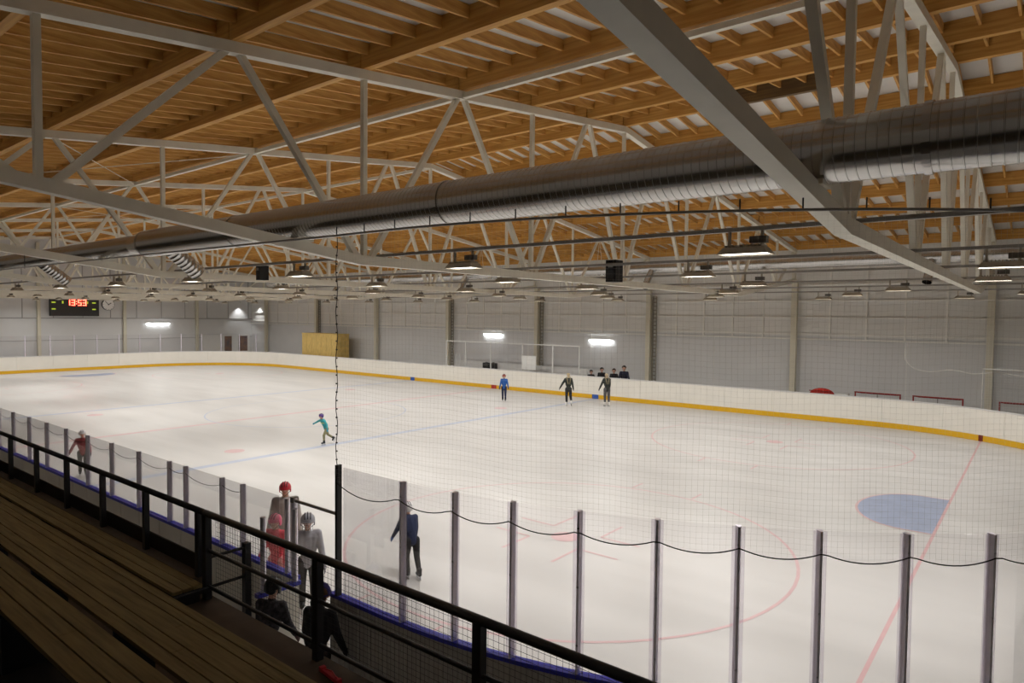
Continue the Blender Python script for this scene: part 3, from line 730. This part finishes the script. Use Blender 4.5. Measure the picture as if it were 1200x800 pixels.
# scoreboard: 13:53
sb = empty('scoreboard', (WX0+0.42, 1.2, 4.24)); tag(sb, 'dark scoreboard showing 13:53 in red digits on the end wall', 'scoreboard')
MB().box(-0.2, 0.0, -1.72, 1.72, 0, 1.42).build('case', mat('scoreboard_case', srgb(52, 50, 48), 0.5, noise=0.1, scale=6), sb)
DIG = mat('red_digits', srgb(255, 60, 40), 0.5, emit=((1.0, 0.09, 0.05, 1), 7.0)); GRN = mat('yellow_lights', srgb(190, 210, 60), 0.5, emit=((0.55, 0.75, 0.05, 1), 0.45))
SEG = {'1': 'bc', '3': 'abgcd', '5': 'afgcd'}
def digit(ch, y0, z0, w_=0.2, h=0.4, th=0.06):
    m = MB(); q = dict(a=(0, h, w_, h), d=(0, 0, w_, 0), g=(0, h/2, w_, h/2), f=(0, h/2, 0, h), e=(0, 0, 0, h/2), b=(w_, h/2, w_, h), c=(w_, 0, w_, h/2))
    for sgm in SEG[ch]:
        a, b, c, d = q[sgm]; m.box(0.0, 0.02, y0+min(a, c)-th/2, y0+max(a, c)+th/2, z0+min(b, d)-th/2, z0+max(b, d)+th/2)
    m.build('digit', DIG, sb)
digit('1', -0.57, 0.86); digit('3', -0.23, 0.86); digit('5', 0.23, 0.86); digit('3', 0.57, 0.86)
MB().box(0, 0.02, 0.06, 0.13, 0.94, 1.01).box(0, 0.02, 0.06, 0.13, 1.13, 1.2).build('colon', DIG, sb)
for y, z, ww, hh in ((-1.6, 1.02, .26, .09), (-1.6, 0.5, .26, .09), (1.22, 1.02, .26, .09), (1.22, 0.5, .26, .09), (-0.9, 0.98, .1, .2), (0.86, 0.98, .07, .2)):
    MB().box(0, 0.02, y, y+ww, z, z+hh).build('indicator', GRN, sb)
for y in (-1.2, 1.2): MB().box(-0.374, -0.2, y-0.05, y+0.05, 0.3, 0.4).build('bracket', GIRT, sb)
# clock 13:53
ck = empty('wall_clock', (WX0+0.16, 3.72, 5.2)); tag(ck, 'round white wall clock beside the scoreboard', 'clock')
MB().tube([(-0.16, 0, 0), (0, 0, 0)], 0.475, 40).build('case', BLACK, ck); MB().tube([(0, 0, 0), (0.012, 0, 0)], 0.45, 40).build('dial', mat('clock_dial', srgb(252, 252, 250), 0.5), ck)
def hand(ang, L, w_): 
    d = Vector((0, math.sin(ang), math.cos(ang))); MB().bar(Vector((0.02, 0, 0))-d*0.05, Vector((0.02, 0, 0))+d*L, 0.01, w_, (0, math.cos(ang), -math.sin(ang))).build('hand', BLACKP, ck)
hand(2*PI*(1+53/60)/12, 0.25, 0.05); hand(2*PI*53/60, 0.38, 0.035)
for i in range(12):
    a = 2*PI*i/12; MB().bar((0.013, 0.37*math.sin(a), 0.37*math.cos(a)), (0.013, 0.43*math.sin(a), 0.43*math.cos(a)), 0.008, 0.025, (0, math.cos(a), -math.sin(a))).build('hour_mark', BLACKP, ck)

# hockey goals stored behind the far boards
GRED = mat('goal_red', srgb(150, 40, 36), 0.45, noise=0.1, scale=8); GNET = mat('goal_net', srgb(206, 202, 198), 0.9, noise=0.1, scale=20)
def goal(x, lab):
    t = empty('hockey_goal', (x, 15.1, -0.03)); tag(t, lab, 'goal')
    for sx_ in (-0.9, 0.9): MB().tube([(sx_, 0, 0), (sx_, 0, 1.32)], 0.03, 10).build('post', GRED, t)
    MB().tube([(-0.93, 0, 1.32), (0.93, 0, 1.32)], 0.03, 10).build('crossbar', GRED, t)
    MB().tube([(0, 0.02, 0), (0, 0.02, 1.3)], 0.02, 8).build('centre_brace', TRACK, t)
    MB().tube([(-0.9, 0, 0.03), (-0.75, 0.8, 0.03), (0.75, 0.8, 0.03), (0.9, 0, 0.03)], 0.025, 8).build('base_frame', GRED, t)
    MB().tube([(-0.9, 0, 1.32), (-0.75, 0.45, 1.25), (0.75, 0.45, 1.25), (0.9, 0, 1.32)], 0.02, 8).build('top_frame', GRED, t)
    m = MB()
    for i in range(15): xx = -0.75+i*0.107; m.tube([(xx, 0.8, 0.03), (xx, 0.45, 1.25)], 0.004, 3, caps=False)
    for i in range(11): f_ = i/11; m.tube([(-0.75, 0.8-0.35*f_, 0.03+1.22*f_), (0.75, 0.8-0.35*f_, 0.03+1.22*f_)], 0.004, 3, caps=False)
    o = m.build('netting', GNET, t); o['kind'] = 'stuff'
goal(-4.0, 'red framed hockey goal behind the far boards next to the small white box')
goal(-1.7, 'red framed hockey goal behind the far boards beside the white pole frame')
goal(1.35, 'red framed hockey goal behind the white cord net of the pole frame')
# red folded bag and white box
SRED = mat('red_fabric', srgb(204, 52, 40), 0.7, noise=0.3, scale=5)
rb = empty('red_sled', (-6.3, 15.0, -0.03)); tag(rb, 'red padded bundle piled behind the far boards near a wall column', 'bundle')
m = MB(); m.ell((0, 0, 1.1), (0.55, 0.3, 0.3), 20, 10); m.build('padding', SRED, rb, smooth=True)
MB().box(-0.45, 0.45, -0.25, 0.25, 0, 0.95).build('cart', TRACK, rb)
for z in (1.0, 1.15, 1.28): MB().tube([(-0.5, -0.29, z), (0, -0.33, z+0.02), (0.5, -0.27, z)], 0.02, 6).build('strap', mat('dark_red', srgb(130, 30, 26), 0.7, noise=0.1, scale=9), rb)
wb_ = empty('white_box', (-5.45, 15.05, -0.03)); tag(wb_, 'small white box between the red bundle and a goal', 'box')
MB().box(-0.25, 0.25, -0.2, 0.2, 0, 1.12).build('body', WFR, wb_); MB().box(-0.27, 0.27, -0.22, 0.22, 1.12, 1.2).build('lid', WFR, wb_)

# ------------------------------------------------------------------ people
SKIN = mat('skin', srgb(214, 168, 146), 0.6, noise=0.05, scale=20)
def cloth(name, col, n=0.15, sc=9): return mat('cloth_'+name, srgb(*col), 0.85, noise=n, scale=sc)
BOOT = mat('skate_boot', srgb(30, 30, 34), 0.5, noise=0.1, scale=12); BOOTW = mat('skate_boot_white', srgb(224, 222, 218), 0.5, noise=0.05, scale=12)
BLADE = mat('skate_blade', srgb(190, 192, 198), 0.3, metal=0.8, noise=0.05, scale=12)
EYEM = mat('eye_dark', srgb(30, 24, 22), 0.3, noise=0.05, scale=30); LIPM = mat('lips', srgb(170, 98, 92), 0.6, noise=0.05, scale=30)
def capsule(mb, a, b, ra, rb, n=12):
    a = Vector(a); b = Vector(b); d = b-a; L = d.length
    if L < 1e-5: d = Vector((0, 0, 1)); L = 1e-4
    d.normalize(); pts = []; rs = []
    for t in (-1, -0.8, -0.4): pts.append(a+d*(ra*t)); rs.append(ra*math.sqrt(max(0.0004, 1-t*t)))
    pts += [a, b]; rs += [ra, rb]
    for t in (0.4, 0.8, 1): pts.append(b+d*(rb*t)); rs.append(rb*math.sqrt(max(0.0004, 1-t*t)))
    mb.tube(pts, rs, n)
def person(label, loc, face, h, cols, pose=None, head='helmet', headcol=(40, 40, 44), skates='black', hair=(90, 60, 40), z0=0.0, child=True, glove=None, group=None, cage=False, pack=None, stripe=None):
    """cols = (jacket, trousers); face = (dx, dy) world direction the body faces; pose angles in degrees"""
    p = dict(lean=6, bend=4, lh=4, lk=8, rh=-4, rk=8, la=8, lab=12, le=15, ra=8, rab=12, re=15, hy=0, hp=0); p.update(pose or {})
    R = math.radians
    t = empty('person', (loc[0], loc[1], z0), math.atan2(face[1], face[0])); tag(t, label, 'person', group)
    HH = h*(0.165 if child else 0.135)                                # head height
    foot = 0.09*h/1.3*1.0 if skates else 0.05
    bl = 0.055 if skates else 0.0
    leg = h*(0.455 if child else 0.475); th = leg*0.52; sh = leg-th
    ank = 0.07*h/1.3+bl
    def legpts(hip, a, k, s):
        kn = hip+Vector((math.sin(R(a)), 0.012*s, -math.cos(R(a))))*th
        an = kn+Vector((math.sin(R(a-k)), 0.0, -math.cos(R(a-k))))*sh
        return kn, an
    hw = 0.056*h; pel = Vector((0, 0, 0)); J = {}
    for s, n_, a, k in ((1, 'L', p['lh'], p['lk']), (-1, 'R', p['rh'], p['rk'])):
        hip = Vector((0, s*hw, 0)); J[n_] = (hip,)+legpts(hip, a, k, s)
    drop = min(J['L'][2].z, J['R'][2].z); base = Vector((0, 0, ank-drop))
    pel = base
    tl = R(p['lean']); tv = Vector((math.sin(tl), 0, math.cos(tl))); tl2 = R(p['lean']+p['bend']); tv2 = Vector((math.sin(tl2), 0, math.cos(tl2)))
    torso = h*(1-0.455-0.165-0.045) if child else h*(1-0.475-0.135-0.05)
    waist = pel+tv*torso*0.42; chest = waist+tv2*torso*0.42; neck = chest+tv2*torso*0.22
    hd = neck+tv2*(0.03*h)+Vector((0.015*h, 0, HH*0.42))
    sw = (0.1 if child else 0.096)*h
    parts = []                                                       # (a, b, ra, rb, material)
    JK, TR, SK, GL, BT = 0, 1, 2, 3, 4
    k = h/1.3
    parts += [(pel+Vector((0, hw*0.8, 0)), pel-Vector((0, hw*0.8, 0)), 0.085*k, 0.085*k, TR), (pel, waist, 0.098*k, 0.095*k, JK),
              (waist, chest, 0.1*k, 0.108*k, JK), (waist+Vector((0, 0.04*k, 0)), chest+Vector((0, sw*0.55, 0)), 0.085*k, 0.092*k, JK), (waist-Vector((0, 0.04*k, 0)), chest-Vector((0, sw*0.55, 0)), 0.085*k, 0.092*k, JK),
              (chest, neck, 0.075*k, 0.045*k, JK), (neck, hd, 0.042*k, 0.04*k, SK)]
    # head
    hr = HH*0.5
    parts += [(hd+Vector((-0.1*hr, 0, 0.22*hr)), hd+Vector((0.05*hr, 0, 0.2*hr)), hr*0.76, hr*0.74, SK), (hd+Vector((0.22*hr, 0, -0.1*hr)), hd+Vector((0.2*hr, 0, -0.5*hr)), hr*0.56, hr*0.4, SK),
              (hd+Vector((0.74*hr, 0, 0.1*hr)), hd+Vector((0.86*hr, 0, -0.14*hr)), hr*0.07, hr*0.12, SK)]
    for s in (-1, 1): parts.append((hd+Vector((0, s*0.72*hr, 0.08*hr)), hd+Vector((-0.03*hr, s*0.74*hr, -0.15*hr)), hr*0.13, hr*0.1, SK))
    for s, n_ in ((1, 'L'), (-1, 'R')):
        hip, kn, an = [q+base for q in J[n_]]
        parts += [(hip, kn, 0.078*k, 0.056*k, TR), (kn, an, 0.056*k, 0.043*k, TR)]
        if not skates: parts.append((an+Vector((-0.02*k, 0, -0.03*k)), an+Vector((0.11*k, 0, -0.045*k)), 0.038*k, 0.032*k, BT))
    hands = {}
    for s, a, ab, e in ((1, p['la'], p['lab'], p['le']), (-1, p['ra'], p['rab'], p['re'])):
        shd = chest+tv2*torso*0.1+Vector((0, s*sw, 0)); ua = 0.165*h; fa = 0.15*h
        d1 = Vector((math.sin(R(a))*math.cos(R(ab)), s*math.sin(R(ab)), -math.cos(R(a))*math.cos(R(ab))))
        el = shd+d1*ua
        d2_ = Vector((math.sin(R(a+e))*math.cos(R(ab*0.8)), s*math.sin(R(ab*0.8)), -math.cos(R(a+e))*math.cos(R(ab*0.8))))
        wr_ = el+d2_*fa
        parts += [(chest+Vector((0, s*sw*0.5, torso*0.06)), shd, 0.07*k, 0.058*k, JK), (shd, el, 0.055*k, 0.046*k, JK), (el, wr_, 0.046*k, 0.034*k, JK)]
        pm_ = wr_+d2_*0.055*k; parts.append((wr_+d2_*0.012*k, pm_, 0.026*k, 0.03*k, GL))
        sd_ = d2_.cross(Vector((0, 1, 0))).normalized() if abs(d2_.y) < 0.95 else Vector((1, 0, 0))
        cu = (d2_+Vector((0, -s*0.35, 0))).normalized()
        for i in range(4):
            o_ = sd_*((i-1.5)*0.017*k); Lf = (0.05, 0.058, 0.055, 0.043)[i]*k
            m_ = pm_+o_+d2_*0.02*k; parts.append((pm_+o_, m_+d2_*Lf*0.4, 0.0105*k, 0.01*k, GL)); parts.append((m_+d2_*Lf*0.4, m_+d2_*Lf*0.4+cu*Lf*0.6, 0.01*k, 0.008*k, GL))
        sg = sd_ if sd_.x > 0 else -sd_
        parts.append((wr_+d2_*0.025*k+sg*0.018*k, wr_+d2_*0.07*k+sg*0.045*k, 0.012*k, 0.0095*k, GL))
    mb = MB()
    for a, b, ra, rb, _ in parts: capsule(mb, a, b, ra, rb)
    tmp = link('tmp_body', mb.mesh('tmp_body', SKIN)); md = tmp.modifiers.new('r', 'REMESH'); md.mode = 'VOXEL'; md.voxel_size = 0.0095*k
    sm = tmp.modifiers.new('s', 'SMOOTH'); sm.factor = 0.5; sm.iterations = 2
    dg = bpy.context.evaluated_depsgraph_get(); dg.update()
    me = bpy.data.meshes.new_from_object(tmp.evaluated_get(dg)); bpy.data.objects.remove(tmp)
    me.name = 'body'; me.materials.clear()
    gl = glove or (34, 34, 38)
    for m in (cols[0], cols[1], SKIN, cloth('glove_%d_%d_%d' % gl, gl), BOOT): me.materials.append(m)
    nv = len(me.polygons); ctr = np.empty(nv*3); me.polygons.foreach_get('center', ctr); ctr = ctr.reshape(-1, 3)
    best = np.full(nv, 1e9); idx = np.zeros(nv, int)
    for a, b, ra, rb, mi in parts:
        a_ = np.array(a); ab = np.array(b)-a_; L2 = max(ab@ab, 1e-9); tt = np.clip((ctr-a_)@ab/L2, 0, 1)
        dd = np.linalg.norm(ctr-a_-tt[:, None]*ab, axis=1)-(ra+(rb-ra)*tt)
        u = dd < best-1e-6; best[u] = dd[u]; idx[u] = mi
    me.polygons.foreach_set('material_index', idx.astype(np.int32)); me.polygons.foreach_set('use_smooth', [True]*nv); me.update()
    body = link('body', me, t)
    # eyes, mouth
    for s in (-1, 1): MB().ell((hd.x+0.72*hr, hd.y+s*0.27*hr, hd.z+0.1*hr), (hr*0.07, hr*0.09, hr*0.07), 8, 6).build('eye', EYEM, t)
    MB().ell((hd.x+0.7*hr, hd.y, hd.z-0.42*hr), (hr*0.06, hr*0.2, hr*0.05), 10, 6).build('mouth', LIPM, t)
    hc = hd+Vector((-0.03*hr, 0, 0.2*hr))
    if head == 'helmet':
        hm = mat('helmet_%d_%d_%d' % headcol, srgb(*headcol), 0.35, noise=0.06, scale=10)
        sh_ = MB(); sh_.ell(hc, (hr*0.98, hr*0.9, hr*0.92), 20, 9, vmax=0.56)
        for s in (-1, 1): sh_.ell((hc.x-0.1*hr, hc.y+s*0.8*hr, hc.z-0.35*hr), (hr*0.34, hr*0.1, hr*0.4), 12, 8)
        sh_.ell((hc.x-0.55*hr, hc.y, hc.z-0.3*hr), (hr*0.38, hr*0.62, hr*0.45), 14, 8)
        hl = sh_.build('helmet', hm, t, smooth=True)
        rid = MB()
        for s in (-1, 0, 1): rid.tube([(hc.x+hr*0.94*math.cos(a_), hc.y+s*hr*0.35, hc.z+hr*(0.95-0.08*abs(s))*math.sin(a_)) for a_ in [0.35+i*0.3 for i in range(9)]], hr*0.06, 6)
        rid.build('vent_ridge', BLACKP, hl)
        MB().tube([(hc.x+0.1*hr, hc.y+0.8*hr, hc.z-0.5*hr), (hc.x+0.35*hr, hc.y, hc.z-1.25*hr), (hc.x+0.1*hr, hc.y-0.8*hr, hc.z-0.5*hr)], hr*0.04, 6).build('chin_strap', BLACKP, hl)
        if cage:
            cg = MB()
            for i in range(6):
                z_ = hc.z-0.05*hr-i*0.2*hr; cg.tube([(hc.x+(0.25+0.85*math.cos(a_))*hr, hc.y+0.75*hr*math.sin(a_), z_) for a_ in [-1.3+0.26*j for j in range(11)]], hr*0.025, 4)
            for j in range(5):
                a_ = -0.9+0.45*j; cg.tube([(hc.x+(0.25+0.85*math.cos(a_))*hr, hc.y+0.75*hr*math.sin(a_), hc.z-q*hr) for q in (0.0, 0.5, 1.05)], hr*0.025, 4)
            cg.build('face_cage', BLADE, hl)
    elif head == 'beanie':
        bn = MB(); bn.ell((hc.x, hc.y, hc.z), (hr*0.9, hr*0.86, hr*0.95), 20, 9, vmax=0.55); bn.tube([(hc.x+hr*0.88*math.cos(a_), hc.y+hr*0.84*math.sin(a_), hc.z-0.1*hr) for a_ in [2*PI*i/20 for i in range(21)]], hr*0.09, 6)
        bn.ell((hc.x, hc.y, hc.z+0.98*hr), (hr*0.16,)*3, 8, 6)
        bn.build('beanie', cloth('beanie_%d_%d_%d' % headcol, headcol), t, smooth=True)
    if head == 'hair' or head == 'beanie':
        hb = MB(); hmx = cloth('hair_%d_%d_%d' % hair, hair, 0.3, 30)
        hb.ell((hc.x-0.08*hr, hc.y, hc.z+0.02*hr), (hr*0.86, hr*0.84, hr*0.88), 20, 9, vmax=0.5); hb.ell((hc.x-0.42*hr, hc.y, hc.z-0.25*hr), (hr*0.5, hr*0.72, hr*0.62), 16, 9)
        if not child: hb.ell((hc.x-0.66*hr, hc.y, hc.z-0.95*hr), (hr*0.24, hr*0.5, hr*0.95), 14, 9)
        hb.build('hair', hmx, t, smooth=True)
    if skates:
        for s, n_ in ((1, 'L'), (-1, 'R')):
            hip, kn, an = [q+base for q in J[n_]]; d = (an-kn).normalized()
            lift = math.atan2(d.x, -d.z) if an.z > ank+0.03 else 0.0
            so = empty('skate', tuple(an)); so.parent = t; so.rotation_euler = (0, -lift, 0)
            bm = BOOTW if skates == 'white' else BOOT
            b = MB(); capsule(b, (0, 0, 0.05*k), (0.0, 0, -0.02*k), 0.05*k, 0.045*k); capsule(b, (-0.02*k, 0, -0.03*k), (0.1*k, 0, -0.04*k), 0.04*k, 0.033*k)
            b.build('boot', bm, so, smooth=True)
            MB().box(-0.07*k, 0.14*k, -0.004, 0.004, -ank+0.001, -ank+0.03).box(-0.05*k, -0.03*k, -0.01, 0.01, -ank+0.03, -0.06*k).box(0.08*k, 0.1*k, -0.01, 0.01, -ank+0.03, -0.06*k).build('blade', BLADE, so)
    if pack:
        pb = MB(); c_ = chest-tv2*torso*0.12
        for s in (-1, 1): pb.tube([c_+Vector((0.1*k, s*0.07*k, -0.14*k)), c_+Vector((0.115*k, s*0.075*k, 0.0)), c_+Vector((0.05*k, s*0.075*k, 0.19*k)), c_+Vector((-0.08*k, s*0.07*k, 0.12*k)), c_+Vector((-0.12*k, s*0.03*k, -0.1*k))], 0.017*k, 6)
        pb.build('harness_strap', pack, t, smooth=True)
    if stripe:
        c_ = waist*0.45+chest*0.55; m_ = MB()
        ring_ = [c_+Vector((0.124*k*math.cos(a_), (0.122*k+sw*0.3)*math.sin(a_), 0)) for a_ in [2*PI*i/24 for i in range(25)]]
        m_.tube(ring_, 0.016*k, 6, caps=False).build('stripe', stripe, t, smooth=True)
    return t
LFT = Vector((-0.782, -0.623)); AWY = Vector((-0.623, 0.782))
D = lambda l, a: tuple(LFT*l+AWY*a)     # l: towards image left, a: away from the stand
NAVY = cloth('navy', (38, 46, 78)); BLK = cloth('black', (34, 33, 37)); GRY = cloth('grey', (86, 84, 86)); TEAL = cloth('teal', (70, 170, 178)); LIME = mat('cloth_lime', srgb(196, 206, 110), 0.8, noise=0.1, scale=9)
KHAKI = cloth('khaki', (148, 142, 108)); BLUE = cloth('blue', (46, 98, 176)); MAROON = cloth('maroon', (150, 62, 66)); GREYB = cloth('greyblue', (104, 100, 112)); PINK = cloth('pink', (234, 82, 96)); PPINK = cloth('palepink', (232, 168, 166)); SILV = cloth('silver', (176, 174, 182)); DGRN = cloth('darkgreen', (48, 52, 48)); BEIGE = mat('cloth_beige', srgb(150, 138, 108), 0.8, noise=0.15, scale=9); BGREY = cloth('beigegrey', (186, 180, 176))
DOTS = mat('cloth_dots', srgb(30, 29, 33), 0.85, noise=1, col2=srgb(84, 80, 88), scale=22)
person('child in maroon and grey jacket skating close to the side boards', (-19.3, -11.5), D(-0.35, -0.6), 1.2, (MAROON, DGRN), dict(lean=8, ra=-10, rab=30, la=12), 'helmet', (206, 200, 200), glove=(60, 40, 44))
person('child in teal jacket with purple helmet striding across the blue line', (-18.0, -4.3), D(0.75, -0.65), 1.07, (TEAL, KHAKI), dict(lean=22, lh=28, lk=30, rh=-22, rk=35, ra=30, rab=65, re=10, la=-25, lab=30, le=30), 'helmet', (92, 66, 140), glove=(70, 160, 190), stripe=LIME)
person('child in blue jacket and dark trousers skating past the red board mark', (-20.9, 9.2), D(0.1, -1), 1.36, (BLUE, NAVY), dict(lean=4, lh=6, rh=-5, lab=16, rab=12), 'helmet', (150, 70, 50), glove=(34, 44, 80))
person('blond skater in dark jacket gliding on one leg with arms out', (-17.2, 9.9), D(0.1, 1), 1.58, (DGRN, BLK), dict(lean=6, lab=32, rab=16, lh=2, lk=4, rh=-14, rk=30, le=8, re=8), 'hair', hair=(196, 176, 138), skates='white', child=False, pack=BEIGE)
person('blond skater in dark jacket and grey trousers near the blue board mark', (-15.72, 11.24), D(0.25, 1), 1.58, (DGRN, GRY), dict(lean=4, lab=24, rab=8, lh=5, lk=6, rh=-3, rk=4, le=6), 'hair', hair=(190, 172, 140), skates='white', child=False, pack=BEIGE)
person('child in navy jacket with white helmet skating inside the corner glass', (-6.84, -10.56), D(0.5, 0.8), 1.24, (NAVY, BLK), dict(lean=16, bend=14, lh=14, lk=26, rh=-8, rk=16, la=22, lab=16, le=10, ra=10, rab=10), 'helmet', (232, 230, 228), glove=(54, 96, 160))
person('child in bright pink suit and pink helmet standing inside the gate', (-7.62, -12.7), D(0.2, -1), 1.5-0.12, (PINK, PPINK), dict(lean=3), 'helmet', (232, 96, 130), glove=(220, 110, 120))
person('skater with red helmet and pale clothes standing behind the pink child', (-8.35, -12.08), D(-0.2, -1), 1.64, (BGREY, SILV), dict(lean=4), 'helmet', (214, 50, 68), glove=(190, 180, 176), child=False)
person('child in silver grey jacket with striped helmet entering by the gate', (-7.1, -12.5), D(-0.3, -1), 1.48, (SILV, GRY), dict(lean=10, lh=12, rh=-6), 'helmet', (168, 168, 176), cage=True, glove=(150, 148, 156))
person('child in dark speckled overall and black helmet waiting outside the gate', (-5.34, -14.26), D(-0.2, 1), 1.4, (DOTS, DOTS), dict(lean=8, bend=8, la=14, le=25, ra=12, re=20), 'helmet', (30, 30, 34), z0=-0.03, glove=(120, 90, 90))
person('child in black overall and dark purple beanie waiting outside the gate', (-4.64, -14.06), D(-0.25, 1), 1.45, (BLK, BLK), dict(lean=6), 'beanie', (54, 44, 110), z0=-0.03, glove=(34, 34, 40))
for i, (x, hh, col, hr_, lab) in enumerate(((-18.88, 1.48, (30, 28, 32), (50, 38, 32), 'shortest spectator in black behind the far boards'), (-18.15, 1.66, (26, 26, 30), (36, 28, 26), 'broad spectator in black jacket behind the far boards'),
        (-17.34, 1.64, (34, 32, 38), (72, 50, 40), 'spectator with brown hair and dark jacket behind the far boards'), (-16.68, 1.84, (38, 38, 58), (32, 28, 28), 'tallest spectator in dark navy jacket behind the far boards'))):
    person(lab, (x, 14.75), D(0.1*i-0.1, -1), hh, (cloth('spec%d' % i, col), BLK), dict(lean=8, la=35, le=40, ra=30, re=45), 'hair', hair=hr_, skates=None, z0=-0.03)
